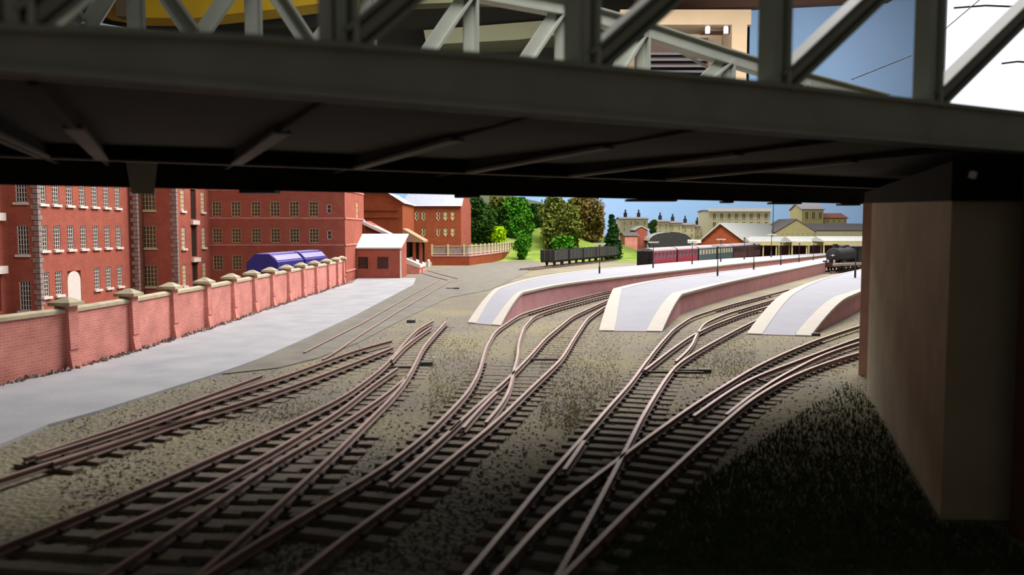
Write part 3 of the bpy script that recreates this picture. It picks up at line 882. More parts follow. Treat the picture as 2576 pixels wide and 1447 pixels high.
for i, (px, py, s, lb) in enumerate(LP):
    o = lamp0 if i == 0 else copy_tree(lamp0)
    place(o, G(px, py, PZ), random.uniform(-.1, .1), lb, 'platform lamps')
    dist = o.location.y
    k = (76 if i == 0 else 66 if i == 1 else 58 if i < 6 else 78 - (i - 6) * 9 if i < 11 else 84) * dist / 2100 / 3.95
    o.scale = (max(.55, min(1.1, k * .9)),) * 2 + (k,)

# ------------------------------------------------------------------ rolling stock
def wheelset(parent, x, gauge=.62, r=.46, z0=.3, name='wheel', mt='wagon_dark'):
    for s in (-1, 1):
        m = MB(); m.tube([(x, s * gauge - .06, z0 + r), (x, s * gauge + .06, z0 + r)], r, 14); obj(name, m, mt, parent)


def make_wagon():
    t = thing('open_wagon', '', 'wagon')
    m = MB(); m.box(-2.9, 2.9, -1.15, 1.15, 1.15, 1.3); m.box(-2.9, 2.9, -1.15, -1.07, 1.3, 2.75); m.box(-2.9, 2.9, 1.07, 1.15, 1.3, 2.75); m.box(-2.9, -2.82, -1.07, 1.07, 1.3, 2.75); m.box(2.82, 2.9, -1.07, 1.07, 1.3, 2.75)
    obj('body', m, 'wagon', t)
    m = MB()
    for x in (-2.85, -1.1, -.6, .6, 1.1, 2.85):
        for s in (-1, 1): m = MB(); m.box(x - .07, x + .07, s * 1.15 - .05, s * 1.15 + .05, 1.2, 2.8); obj('strap', m, 'grey_pipe', t)
    for y in (-.5, .5):
        for s in (-1, 1): m = MB(); m.box(s * 2.9 - .06, s * 2.9 + .06, y - .08, y + .08, 1.0, 2.75); obj('strap', m, 'grey_pipe', t)
    m = MB(); m.box(-2.9, 2.9, -.95, -.8, .85, 1.15); m.box(-2.9, 2.9, .8, .95, .85, 1.15); m.box(-2.95, -2.8, -1.1, 1.1, .85, 1.15); m.box(2.8, 2.95, -1.1, 1.1, .85, 1.15); obj('chassis', m, 'wagon_dark', t)
    for x in (-1.6, 1.6): wheelset(t, x)
    for x in (-1, 1):
        for y in (-.75, .75): m = MB(); m.tube([(x * 2.95, y, 1.0), (x * 3.25, y, 1.0)], .16); obj('buffer', m, 'wagon_dark', t)
    return t


def make_coach(colour, L=9.0, Wd=2.2, Ht=3.35, end='wagon_dark'):
    t = thing('railway_coach', '', 'coach')
    hw = Wd / 2
    m = MB(); m.box(-L / 2, L / 2, -hw, hw, 1.0, Ht - .35); obj('body', m, colour, t)
    m = MB(); n = 8; prof = [(hw * 1.03 * math.cos(math.pi * k / n), Ht - .36 + .42 * math.sin(math.pi * k / n)) for k in range(n + 1)]
    i = len(m.v)
    for x in (-L / 2 - .05, L / 2 + .05): m.v += [Vector((x, y, z)) for y, z in prof]
    for k in range(n): m.f.append((k, k + 1, n + 2 + k, n + 1 + k)); m.m.append(0)
    m.f.append(tuple(range(n + 1))); m.m.append(0); m.f.append(tuple(range(n + 1, 2 * n + 2))); m.m.append(0)
    m.quad((-L / 2, -hw, Ht - .36), (L / 2, -hw, Ht - .36), (L / 2, hw, Ht - .36), (-L / 2, hw, Ht - .36)); obj('roof', m, 'coach_roof', t)
    for s in (-1, 1):
        for k in range(6):
            x = -L / 2 + L * (k + .5) / 6
            m = MB(); m.box(x - .42, x + .42, s * hw - .03, s * hw + .03, 2.05, 2.75); obj('window', m, 'cream_stone' if colour == 'teal' else 'pane', t)
    for s in (-1, 1):
        m = MB(); m.box(s * L / 2 - .04, s * L / 2 + .04, -hw + .02, hw - .02, 1.05, Ht - .3); m.box(s * L / 2 - .2, s * L / 2 + .2, -.5, .5, 1.1, 3.0); obj('end_panel', m, end, t)
        m = MB(); m.box(s * L * .34 - 1.1, s * L * .34 + 1.1, -.75, .75, .5, .95); obj('bogie', m, 'wagon_dark', t)
        for dx in (-.7, .7): wheelset(t, s * L * .34 + dx, .6, .38)
    return t


def along(px, py, z, direction, n, step):
    p = G(px, py, z); d = Vector((*direction, 0)).normalized()
    return [(p + d * step * k) for k in range(n)], math.atan2(d.y, d.x)


wg = make_wagon(); ps, ang = along(1385, 668, .0, (13.0, 30), 5, 6.7)
WL = ['nearest open grey wagon, its dark end facing the tracks at left', 'second open grey wagon from the near end of the row', 'third open grey wagon from the near end of the row', 'fourth open grey wagon from the near end of the row', 'farthest open grey wagon, ending by the black coach end']
for k, p in enumerate(ps):
    o = wg if k == 0 else copy_tree(wg)
    place(o, (p.x + .3 + k * .1, p.y - 6, 0), ang, WL[k], 'row of open grey wagons'); o.scale = (1, 1, .98)
fans = MB()
cl = [('crimson', 'crimson coach with a black end, nearest of the train'), ('crimson', 'second crimson coach of the train'), ('teal', 'nearer teal coach coupled behind the crimson ones'), ('teal', 'farther teal coach before the brown one'), ('brown_coach', 'dark brown coach nearer to the teal ones'), ('brown_coach', 'last brown coach below the yellow canopy')]
protos = {}
base = Vector((17.2, 108.5, 0)); dv = Vector((.50, .866, 0)); ang2 = math.atan2(dv.y, dv.x)
for k, (c, lb) in enumerate(cl):
    if c not in protos: protos[c] = make_coach(c, Wd=2.3); o = protos[c]
    else: o = copy_tree(protos[c])
    p = base + dv * (4.8 + 9.6 * k)
    place(o, (p.x, p.y, 0), ang2, lb, 'coaches of the passenger train')
for lb, pts in (('track under the passenger coaches behind the first platform', [base - dv * 6, base + dv * 62]), ('siding track under the row of open grey wagons', [Vector((ps[0].x + .3, ps[0].y - 6, 0)) - Vector((.4, .92, 0)) * 12, Vector((ps[-1].x + .7, ps[-1].y - 6, 0)) + Vector((.4, .92, 0)) * 5])):
    t = thing('railway_track', lb, 'track', pts[0]); d = (pts[1] - pts[0]).normalized(); sd = Vector((d.y, -d.x, 0))
    for s in (-.62, .62):
        m = MB(); m.sweep([pts[0] + sd * s + Vector((0, 0, .3)), pts[1] + sd * s + Vector((0, 0, .3))], RAIL, RMI); obj('rail', m, ['rail', 'rail_top'], t)
    L_ = (pts[1] - pts[0]).length
    for k in range(min(90, int(L_ / .9))):
        c = pts[0] + d * (.4 + .9 * k); m = MB(); m.beam(c - sd * 1.1 + Vector((0, 0, .05)), c + sd * 1.1 + Vector((0, 0, .05)), .3, .16); obj('sleeper', m, 'sleeper', t)

# blue wagons behind the wall
def make_blue():
    t = thing('blue_van', '', 'wagon')
    L = 3.5; hw = 1.3
    m = MB(); z0, z1, z2 = .55, 3.3, 3.95
    prof = [(-hw * .8, z0), (hw * .8, z0), (hw, z0 + .7), (hw, z1), (hw * .5, z2), (-hw * .5, z2), (-hw, z1), (-hw, z0 + .7)]
    m.v += [Vector((-L, y, z)) for y, z in prof] + [Vector((L, y, z)) for y, z in prof]; n = len(prof)
    for k in range(n): m.f.append((k, (k + 1) % n, n + (k + 1) % n, n + k)); m.m.append(0)
    m.f.append(tuple(range(n))); m.m.append(0); m.f.append(tuple(range(n, 2 * n))[::-1]); m.m.append(0)
    obj('body', m, 'blue', t)
    m = MB()
    for s in (-1, 1):
        for k in range(13):
            x = -L + .15 + (2 * L - .3) * k / 12; m = MB(); m.box(x - .06, x + .06, s * hw - .03, s * hw + .08, z0 + .7, z1); obj('rib', m, 'blue', t)
    for s in (-1, 1):
        m = MB(); m.quad((-L + .2, s * hw * .9, z1 + .13), (L - .2, s * hw * .9, z1 + .13), (L - .2, s * hw * .6, z1 + .52), (-L + .2, s * hw * .6, z1 + .52))
        m.v = [v + Vector((0, s * .03, .03)) for v in m.v]; obj('roof_strip', m, 'blue_pale', t)
    m = MB(); m.box(-L + .2, L - .2, -.5, .5, z2, z2 + .06); obj('roof_strip', m, 'blue_pale', t)
    m = MB(); m.box(-L - .1, L + .1, -hw * .8, hw * .8, .35, .6); obj('chassis', m, 'wagon_dark', t)
    for x in (-2.2, 2.2): wheelset(t, x, .62, .4, 0)
    return t


bv = make_blue()
p = PY(645, 0, 75.5)
dvb = Vector((.09, .996, 0)); ab = math.atan2(dvb.y, dvb.x)
for k, lb in enumerate(['nearer of the two blue ribbed vans behind the pink wall', 'farther of the two blue ribbed vans behind the pink wall']):
    o = bv if k == 0 else copy_tree(bv)
    q = Vector((p.x, 75.5, -.85)) + dvb * (3.6 + 7.5 * k)
    place(o, q, ab, lb, 'blue vans'); o.scale = (1, 1.1, 1.12)
p = PY(797, 668, 84)
m = MB()
for k in range(160):
    c = Vector((p.x, 84, 1.2)) + Vector((random.gauss(0, .35), random.gauss(0, .35), random.uniform(-2, 1.0)))
    m.quad(c, c + Vector((random.uniform(-.15, .15), .05, .3)), c + Vector((.15, random.uniform(-.1, .1), .1)))
t = thing('shrub', 'small olive shrub behind the blue vans', 'shrub', (p.x, 84, -.85))
obj('foliage', m, 'leaf_olive', t, recalc=False)
m = MB(); m.tube([(p.x, 84, -.85), (p.x, 84, .9)], .08, 6); obj('stem', m, 'trunk', t)

# locomotive
def make_loco():
    t = thing('steam_locomotive', 'black steam locomotive facing the viewer at the end of the middle platform', 'locomotive')
    m = MB(); m.tube([(0, 0, 2.35), (.12, 0, 2.35), (.15, 0, 2.35)], [.35, .95, 1.0], 24); m.tube([(.15, 0, 2.35), (7.6, 0, 2.35)], 1.0, 24); obj('boiler', m, 'loco', t, smooth=False)
    m = MB(); m.tube([(-.02, 0, 2.35), (.06, 0, 2.35)], .14, 16); m.beam((-.05, -.3, 2.35), (-.05, .3, 2.35), .05, .05); obj('smokebox_door_handle', m, 'white_paint', t)
    m = MB(); m.tube([(1.0, 0, 3.2), (1.0, 0, 3.75), (1.0, 0, 3.85)], [.38, .32, .4], 16); obj('chimney', m, 'loco', t)
    m = MB(); m.tube([(4.0, 0, 3.2), (4.0, 0, 3.55), (4.0, 0, 3.7)], [.42, .4, .15], 16); obj('dome', m, 'loco', t)
    m = MB(); m.box(-.7, 9.8, -1.25, 1.25, 1.2, 1.38); m.box(-.9, -.7, -1.3, 1.3, .75, 1.4); obj('running_plate', m, 'loco', t)
    m = MB(); m.box(-.93, -.9, -1.25, 1.25, .85, 1.3); obj('buffer_beam', m, 'brown_coach', t)
    for y in (-.85, .85): m = MB(); m.tube([(-.9, y, 1.08), (-1.3, y, 1.08), (-1.35, y, 1.08)], [.12, .12, .24], 14); obj('buffer', m, 'grey_pipe', t)
    m = MB(); m.box(7.6, 9.8, -1.25, 1.25, 1.38, 3.4); m.box(7.4, 10.0, -1.35, 1.35, 3.4, 3.6); obj('cab', m, 'loco', t)
    for y in (-1.15, 1.15): m = MB(); m.box(.3, 1.7, y - .25, y + .25, .75, 1.6); obj('cylinder', m, 'loco', t)
    for x in (3, 4.9, 6.8): wheelset(t, x, .64, .72, .3, 'driving_wheel', 'loco')
    for x in (.4, 1.6): wheelset(t, x, .64, .4, .3)
    for y in (-.4, .4): m = MB(); m.tube([(-.6, y, 1.4), (-.6, y, 1.75)], .12, 10); obj('lamp', m, 'white_paint', t)
    return t


lo = make_loco(); p = G(2094, 681, .3)
LD = Vector((.62, .785, 0)); la = math.atan2(LD.y, LD.x)
place(lo, (p.x, p.y, 0), la)
mc = copy_tree(protos['brown_coach']); q = Vector((p.x, p.y, 0)) + LD * 15.5; place(mc, q, la, 'dark maroon coach coupled behind the black locomotive', 'coach behind the locomotive')
t = thing('railway_track', 'track under the black locomotive between middle and right platforms', 'track', Vector((p.x, p.y, 0)) - LD * 3)
sd = Vector((LD.y, -LD.x, 0)); a0 = Vector((p.x, p.y, .3)) - LD * 3
for s in (-.64, .64): m = MB(); m.sweep([a0 + sd * s, a0 + sd * s + LD * 26], RAIL, RMI); obj('rail', m, ['rail', 'rail_top'], t)
for k in range(28): c = a0 + LD * (.5 + .9 * k); c.z = .05; m = MB(); m.beam(c - sd * 1.1, c + sd * 1.1, .3, .16); obj('sleeper', m, 'sleeper', t)
# pale van behind
# ------------------------------------------------------------------ embankment, trees
mb = MB(); nx, ny = 40, 14
ex0, ex1 = -14, 34
def ez_(x, y):
    s = max(0, min(1, (y - 156) / 34)); fall = max(.0, 1 - max(0, x - 14) / 16)
    return 7.0 * s * s * (3 - 2 * s) * fall + noise.noise(Vector((x * .12, y * .12, 0))) * .7 * s
grid = [[Vector((ex0 + (ex1 - ex0) * i / nx, 150 + 62 * j / ny, 0)) for i in range(nx + 1)] for j in range(ny + 1)]
for r_ in grid:
    for v in r_: v.z = ez_(v.x, v.y) + .02
for j in range(ny):
    for i in range(nx): mb.quad(grid[j][i], grid[j][i + 1], grid[j + 1][i + 1], grid[j + 1][i])
i0 = len(mb.v)
tag(obj('grassy_bank', mb, 'grass', recalc=False, smooth=True), 'bright green grassy bank rising behind the open wagons', 'bank')


def blob_tree(name, label, px, pytop, Y, wpx, kind, shape='round', n=900, group=None, base=None):
    top = PY(px, pytop, Y); z0 = (ez_(top.x, Y) if Y > 150 else 0) - .05 if base is None else base
    if not (ex0 < top.x < ex1): z0 = 0
    h = top.z - z0; w = wpx * Y / F / 2
    t = thing(name, label, 'tree' if name != 'bush' else 'bush', (top.x, Y, z0), group=group)
    m = MB(); m.tube([(top.x, Y, z0), (top.x + .1, Y, z0 + h * .5), (top.x, Y, z0 + h * .8)], [w * .09 + .06, w * .05 + .04, .03], 8); obj('trunk', m, 'trunk', t)
    m = MB()
    lobes = []
    for k in range(9):
        if shape == 'round': c = Vector((random.uniform(-.45, .45) * w, random.uniform(-.4, .4) * w, h * (.2 + .66 * k / 8))); r = w * random.uniform(.5, .72)
        else:
            s = k / 8; c = Vector((random.uniform(-.1, .1) * w, random.uniform(-.1, .1) * w, h * (.12 + .8 * s))); r = w * (1.0 - .8 * s)
        lobes.append((c, r))
    for k in range(n):
        c, r = random.choice(lobes)
        d = Vector((random.gauss(0, 1), random.gauss(0, 1), random.gauss(0, 1))).normalized() * r * random.uniform(.55, 1.05)
        p_ = Vector((top.x, Y, z0)) + c + Vector((d.x, d.y, d.z * (1.15 if shape == 'round' else .8)))
        p_.z = min(max(p_.z, z0 + .1), top.z)
        s = min(w, 2.2) * random.uniform(.09, .2)
        a = Vector((random.gauss(0, 1), random.gauss(0, 1), random.gauss(0, 1))).normalized() * s
        b = a.cross(Vector((random.gauss(0, 1), random.gauss(0, 1), random.gauss(0, 1)))).normalized() * s
        m.quad(p_ - a, p_ - b * .8, p_ + a, p_ + b * .8)
    obj('foliage', m, kind, t, recalc=False)
    return t


random.seed(11)
TR = [('tree', 'dark green tree beside the red end wall of the grey-roofed mill', 1212, 500, 172, 84, 'leaf_dark', 'round'),
      ('tree', 'olive tree behind the bright lime bush', 1258, 496, 180, 66, 'leaf_olive', 'round'),
      ('tree', 'bright mid-green tree right of the lime bush', 1302, 498, 176, 78, 'leaf_green', 'round'),
      ('bush', 'bright lime green rounded bush above the railed wall', 1252, 572, 172, 44, 'leaf_lime', 'round'),
      ('bush', 'mid green bush low beside the end of the railed wall', 1312, 590, 158, 40, 'leaf_green', 'round'),
      ('tree', 'dark fir in the gap between the two clumps of trees', 1350, 516, 184, 52, 'leaf_fir', 'round'),
      ('tree', 'tall olive green tree left in the clump behind the wagons', 1396, 492, 168, 88, 'leaf_olive', 'round'),
      ('tree', 'dull green tree in the middle of the clump behind the wagons', 1437, 520, 164, 64, 'leaf_olive', 'round'),
      ('tree', 'brown-leaved tree at the right of the clump behind the wagons', 1480, 494, 174, 92, 'leaf_brown', 'round'),
      ('tree', 'solitary dark green conifer right of the big clump', 1541, 536, 160, 52, 'leaf_fir', 'cone'),
      ('tree', 'small dark tree against the cream terraces', 1641, 548, 200, 30, 'leaf_dark', 'round'),
      ('tree', 'dull green tree filling the gap behind the lime bush', 1270, 524, 176, 72, 'leaf_dark', 'round'),
      ('tree', 'slim mid-green tree at the right end of the left clump', 1326, 528, 166, 40, 'leaf_green', 'round'),
      ('tree', 'olive tree at the back of the clump behind the wagons', 1455, 500, 182, 60, 'leaf_olive', 'round'),
      ('bush', 'pale green bush at the foot of the clump of trees', 1420, 598, 158, 56, 'leaf_green', 'round')]
for a in TR: blob_tree(*a, n=3000 if a[5] > 40 else 1600)
# red brick building half hidden behind trees
def simple_house(name, label, x0, x1, ytop, ybase, Y, depth, wallm_, roofm, ridge='x', roofpx=14, wins=None, group=None, chim=0, base=None):
    a = PY(x0, ytop, Y); b = PY(x1, ytop, Y); z0 = 0 if base is None else base; zr = PY(0, ytop - roofpx, Y).z
    t = thing(name, label, 'building', (a.x, Y, z0), group=group)
    m = MB(); ops = []
    if wins:
        for (cx, w, y0, y1) in wins: ops.append((PY(cx - w / 2, 590, Y).x - a.x, PY(cx + w / 2, 590, Y).x - a.x, PY(0, y1, Y).z, PY(0, y0, Y).z))
    facade(m, (a.x, Y), (b.x, Y), z0, a.z, ops, (0, -1), .3)
    m.quad((b.x, Y, z0), (b.x, Y + depth, z0), (b.x, Y + depth, a.z), (b.x, Y, a.z)); m.quad((a.x, Y, z0), (a.x, Y + depth, z0), (a.x, Y + depth, a.z), (a.x, Y, a.z)); m.quad((a.x, Y + depth, z0), (b.x, Y + depth, z0), (b.x, Y + depth, a.z), (a.x, Y + depth, a.z))
    if ridge == 'y':
        xm_ = (a.x + b.x) / 2
        for yy in (Y, Y + depth): m.quad((a.x, yy, a.z), (b.x, yy, a.z), (xm_, yy, zr))
    else:
        for xx in (a.x, b.x): m.quad((xx, Y, a.z), (xx, Y + depth, a.z), (xx, Y + depth / 2, zr))
    obj('wall', m, wallm_, t, recalc=False)
    m = MB(); e = .35; th = .18
    if ridge == 'y':
        for xe in (a.x - e, b.x + e):
            m.hexa([(xe, Y - e, a.z - .2), (xm_, Y - e, zr), (xm_, Y + depth, zr), (xe, Y + depth, a.z - .2)], [(xe, Y - e, a.z - .2 + th), (xm_, Y - e, zr + th), (xm_, Y + depth, zr + th), (xe, Y + depth, a.z - .2 + th)])
    else:
        for ye in (Y - e, Y + depth + e):
            m.hexa([(a.x - e, ye, a.z - .1), (b.x + e, ye, a.z - .1), (b.x + e, Y + depth / 2, zr), (a.x - e, Y + depth / 2, zr)], [(a.x - e, ye, a.z - .1 + th), (b.x + e, ye, a.z - .1 + th), (b.x + e, Y + depth / 2, zr + th), (a.x - e, Y + depth / 2, zr + th)])
    obj('roof', m, roofm, t)
    for o in ops:
        A = Vector((a.x, Y, 0)); mm_ = MB(); u0, u1, c_, e_ = o
        fw = .14
        for (p0, p1) in (((u0, c_), (u1, c_)), ((u0, e_), (u1, e_)), ((u0, c_), (u0, e_)), ((u1, c_), (u1, e_)), (((u0 + u1) / 2, c_), ((u0 + u1) / 2, e_))):
            mm_.beam((A.x + p0[0], Y - .02, p0[1]), (A.x + p1[0], Y - .02, p1[1]), fw, fw, up=(0, 1, 0))
        w_ = obj('window', mm_, 'cream_paint', t)
        mm_ = MB(); mm_.quad((A.x + u0, Y + .25, c_), (A.x + u1, Y + .25, c_), (A.x + u1, Y + .25, e_), (A.x + u0, Y + .25, e_)); obj('pane', mm_, 'pane_brown', w_, recalc=False)
    for k in range(chim):
        x = a.x + (b.x - a.x) * (k + .5) / chim; m = MB(); m.box(x - .45, x + .45, Y + depth / 2 - .4, Y + depth / 2 + .4, zr - .6, zr + 1.4); m.tube([(x, Y + depth / 2, zr + 1.4), (x, Y + depth / 2, zr + 2.3)], .22, 8); obj('chimney', m, 'wagon_dark', t)
    return t


simple_house('brick_house', 'orange brick building half hidden behind the brown-leaved tree', 1425, 1520, 520, 610, 196, 10, 'brick_wall', 'slate', 'x', 12)
simple_house('brick_house', 'low red brick house right of the solitary conifer', 1572, 1604, 592, 608, 186, 8, 'brick_wall', 'far_roof', 'x', 6)
simple_house('brick_house', 'small dark red house below the left end of the cream terraces', 1598, 1628, 578, 606, 190, 8, 'brick_red', 'roof_white', 'y', 8)
# terrace row
th = [(1562, 1596, 551), (1596, 1630, 551), (1652, 1684, 558), (1684, 1716, 561), (1716, 1748, 566), (1748, 1778, 570)]
for k, (a_, b_, y_) in enumerate(th):
    Yt = 236 + k * 3
    wins = [(a_ + (b_ - a_) * f, 5, y_ + dy, y_ + dy + 9) for f in (.25, .75) for dy in (6, 22)]
    simple_house('terraced_house', ['leftmost cream terraced house right of the conifer', 'second cream terraced house left of the small dark tree', 'cream terraced house just right of the small dark tree', 'cream terraced house two right of the small dark tree', 'cream terraced house two left of the big cream hotel', 'cream terraced house next to the big cream hotel'][k], a_, b_, y_, 610, Yt, 10, 'cream_stone', 'far_roof', 'x', 4, wins, 'cream terraces on the far side', 1)
wins = [(1796 + 18.6 * i, 8, y0, y1) for i in range(8) for (y0, y1) in ((537, 550), (558, 570))]
hot = simple_house('cream_hotel', 'big flat-topped cream building standing behind the red gabled shed', 1784, 1938, 530, 610, 240, 14, 'cream_stone', 'far_roof', 'x', 2, wins)
m = MB(); a = PY(1782, 527, 240); b = PY(1940, 527, 240); m.box(a.x, b.x, 239.6, 240.1, a.z - .6, a.z + .3); obj('cornice', m, 'white_paint', hot)
A_ = PY(1758, 612, 179); B_ = PY(1868, 602, 173); rd = Vector((.62, .785, 0)) * 26
t = thing('engine_shed', 'wide red brick gabled shed with a pale roof behind the coaches', 'building', (A_.x, A_.y, 0))
C_ = PY(1815, 563, 176); P3 = [Vector((A_.x, A_.y, 0)), Vector((B_.x, B_.y, 0)), B_, C_, A_]
m = MB(); m.quad(*P3); m.quad(*[v + rd for v in P3]); m.quad(P3[0], P3[0] + rd, A_ + rd, A_); m.quad(P3[1], P3[1] + rd, B_ + rd, B_); obj('wall', m, 'brick_brown', t)
m = MB(); th_ = Vector((0, 0, .25)); ov = -rd * .03
for e1 in (A_, B_):
    e0 = e1 + (e1 - C_) * .08
    m.hexa([e0 + ov, C_ + ov, C_ + rd, e0 + rd], [e0 + ov + th_, C_ + ov + th_, C_ + rd + th_, e0 + rd + th_])
obj('roof', m, 'roof_white', t)
m = MB(); c0 = (P3[0] + P3[1]) / 2; dd = (P3[1] - P3[0]) * .12; m.hexa([c0 - dd - rd * .012, c0 + dd - rd * .012, c0 + dd - rd * .002, c0 - dd - rd * .002], [v + Vector((0, 0, 2.6)) for v in (c0 - dd - rd * .012, c0 + dd - rd * .012, c0 + dd - rd * .002, c0 - dd - rd * .002)]); obj('door', m, 'dark_void', t)
simple_house('station_house', 'yellow stone station building with a gable, centre of the far canopies', 1952, 2050, 582, 620, 188, 12, 'yellow_stone', 'far_roof', 'y', 30, [(1966 + 13 * i, 5, 586, 600) for i in range(7)])
simple_house('station_wing', 'grey-roofed station wing left of the yellow gable', 1885, 1950, 602, 620, 186, 12, 'yellow_stone', 'coach_roof', 'x', 24, [(1895 + 13 * i, 5, 604, 612) for i in range(4)])
simple_house('station_wing', 'grey-roofed station wing right of the yellow gable', 2052, 2200, 578, 620, 192, 12, 'cream_stone', 'far_roof', 'x', 14, [(2120 + 9 * i, 4, 583, 600) for i in range(6)])
tw = simple_house('tower_house', 'yellow tower house with a broad hipped roof on the skyline', 2018, 2072, 527, 590, 232, 10, 'yellow_stone', 'far_roof', 'x', 14, [(2028 + 17 * i, 8, 533, 552) for i in range(3)])
simple_house('villa', 'low yellow villa with a brown roof right of the tower house', 2073, 2130, 549, 590, 234, 10, 'yellow_stone', 'brick_dark', 'x', 12, [(2082 + 14 * i, 6, 553, 560) for i in range(4)])
# arched dark bridge/gasholder
p = PY(1650, 600, 182)
t = thing('nissen_hut', 'low rounded hut with pale curved roof beyond the coaches', 'building', (p.x, 182, 0))
m = MB(); n = 10
for k in range(n):
    a0_, a1_ = math.pi * k / n, math.pi * (k + 1) / n
    for s_ in (0,): m.quad(*[(p.x + 3.2 + 4.6 * math.cos(t_), yy, 3.4 + 1.9 * math.sin(t_)) for t_, yy in ((a0_, 182), (a1_, 182), (a1_, 190), (a0_, 190))])
obj('roof', m, 'roof_white', t, recalc=False)
m = MB(); m.quad(*[(p.x + 3.2 + 4.5 * math.cos(math.pi * k / n), 182.1, 3.4 + 1.8 * math.sin(math.pi * k / n)) for k in range(n + 1)], (p.x - 1.3, 182.1, 0), (p.x + 7.7, 182.1, 0)); obj('front_wall', m, 'wagon', t, recalc=False)
# station canopies
for i, (x0, x1, y0, y1, Yk, lb) in enumerate([(1886, 1990, 603, 612, 168, 'yellow-valanced canopy at the left of the station'), (1992, 2070, 603, 612, 162, 'yellow-valanced canopy in the middle of the station'), (2072, 2200, 603, 611, 156, 'yellow-valanced canopy above the black locomotive')]):
    a = PY(x0, y1, Yk); b = PY(x1, y1, Yk); zt = PY(0, y0, Yk).z
    t = thing('station_canopy', lb, 'canopy', (a.x, Yk, 0), group='station canopies')
    m = MB(); m.hexa([(a.x, Yk, a.z + .2), (b.x, Yk, a.z + .2), (b.x, Yk + 8, a.z + .2), (a.x, Yk + 8, a.z + .2)], [(a.x, Yk, a.z + .35), (b.x, Yk, a.z + .35), (b.x, Yk + 4, zt + .6), (a.x, Yk + 4, zt + .6)]); obj('roof', m, 'roof_white', t)
    m = MB(); m.box(a.x, b.x, Yk - .1, Yk, a.z - .45, a.z + .35); obj('valance', m, 'yellow_stone', t)
    nn = int((b.x - a.x) / 2.2)
    for k in range(nn + 1):
        x = a.x + .2 + (b.x - a.x - .4) * k / nn; m = MB(); m.tube([(x, Yk + .3, 0), (x, Yk + .3, a.z + .2)], .14, 8); obj('column', m, 'yellow_stone', t)
    m = MB(); m.box(a.x + .2, b.x - .2, Yk + 7.6, Yk + 7.8, 0, a.z + .15); obj('back_wall', m, 'brown_coach', t)
p = PY(1946, 500, 176)
m = MB(); m.tube([(p.x, 176, 0), (p.x, 176, PY(0, 490, 176).z)], [.14, .06], 8)
tag(obj('signal_mast', m, 'rivet'), 'tall thin dark mast rising behind the station beside the cream hotel', 'mast')
# small white sheds near coaches
for (x0, x1, y0, lb) in [(1730, 1764, 603, 'small white board on the far side of the crimson coach')]:
    a = PY(x0, y0, 168); b = PY(x1, y0, 168); t = thing('name_board', lb, 'sign', (a.x, 168, 0))
    m = MB(); m.box(a.x, b.x, 168, 168.1, a.z - .7, a.z); obj('board', m, 'white_paint', t)
    m = MB(); m.box(a.x + .3, a.x + .45, 168.1, 168.2, 0, a.z - .1); m.box(b.x - .45, b.x - .3, 168.1, 168.2, 0, a.z - .1); obj('leg', m, 'rivet', t)

# backdrop
def bd(x, Y): return PY(x, 150, Y).x
mb = MB(); Yb = 300
mb.box(bd(860, Yb), bd(1885, Yb), Yb, Yb + .6, 0, 26); mb.box(bd(1885, Yb), bd(2372, Yb), Yb - .1, Yb + .6, 0, 92)
tag(obj('painted_backdrop', mb, 'sky'), 'pale blue painted sky backdrop board behind the station and trees', 'backdrop')
mb = MB(); pts = []
for k in range(31):
    x = bd(1130 + 300 * k / 30, 290); z = PY(0, 520 - 32 * math.sin(math.pi * min(1, (k + 8) / 34)), 290).z + noise.noise(Vector((k * .3, 1, 0))) * 1.0
    pts.append((x, z))
for (a, b) in zip(pts, pts[1:]): mb.hexa([(a[0], 290, 0), (b[0], 290, 0), (b[0], 298, 0), (a[0], 298, 0)], [(a[0], 290, a[1]), (b[0], 290, b[1]), (b[0], 298, b[1] + .5), (a[0], 298, a[1] + .5)])
tag(obj('distant_hill', mb, 'hill'), 'hazy grey-green hill rising behind the left trees', 'hill')

# ------------------------------------------------------------------ bridge
U = Vector((.874, .486, 0)).normalized(); NN = Vector((-.486, .874, 0)).normalized(); TAN = U.y / U.x
N0 = Vector((-4.416, 7.2, 0)); F0 = Vector((-12.57, 20.5, 0))


def on_line(px, base_):
    k = (px - W / 2) / F; c_ = base_.y - base_.x * TAN
    d = c_ / (1 - TAN * k); return Vector((k * d, d, 0))


def at(px, py, base_):
    q = on_line(px, base_); return Vector((q.x, q.y, PY(px, py, q.y).z))


br = thing('truss_bridge', 'grey steel truss railway bridge crossing overhead in the foreground', 'bridge', (0, 10, 0))
Z = lambda p, z: Vector((p.x, p.y, z))
NL, NR = on_line(-500, N0), on_line(3300, N0)
ZNB, ZNT = 7.13, 7.70
CT = [(-500, 7.38), (0, 7.52), (640, 7.66), (1288, 7.75), (1950, 7.79), (2576, 7.8), (3300, 7.78)]
cpt = [(on_line(x, N0), z) for x, z in CT]
m = MB()
for (p, z0_), (q, z1_) in zip(cpt, cpt[1:]):
    def bx_(w, lo0, hi0, lo1, hi1):
        e = NN * w / 2
        m.hexa([Z(p - e, lo0), Z(q - e, lo1), Z(q + e, lo1), Z(p + e, lo0)], [Z(p - e, hi0), Z(q - e, hi1), Z(q + e, hi1), Z(p + e, hi0)])
    bx_(.16, ZNB, z0_ - .03, ZNB, z1_ - .03); bx_(.34, ZNB, ZNB + .06, ZNB, ZNB + .06); bx_(.34, z0_ - .06, z0_, z1_ - .06, z1_)


def chord_top(p):
    s_ = (p - N0).dot(U)
    for (a, za), (b, zb) in zip(cpt, cpt[1:]):
        sa, sb = (a - N0).dot(U), (b - N0).dot(U)
        if sa <= s_ <= sb: return za + (zb - za) * (s_ - sa) / (sb - sa)
    return cpt[0][1] if s_ < 0 else cpt[-1][1]


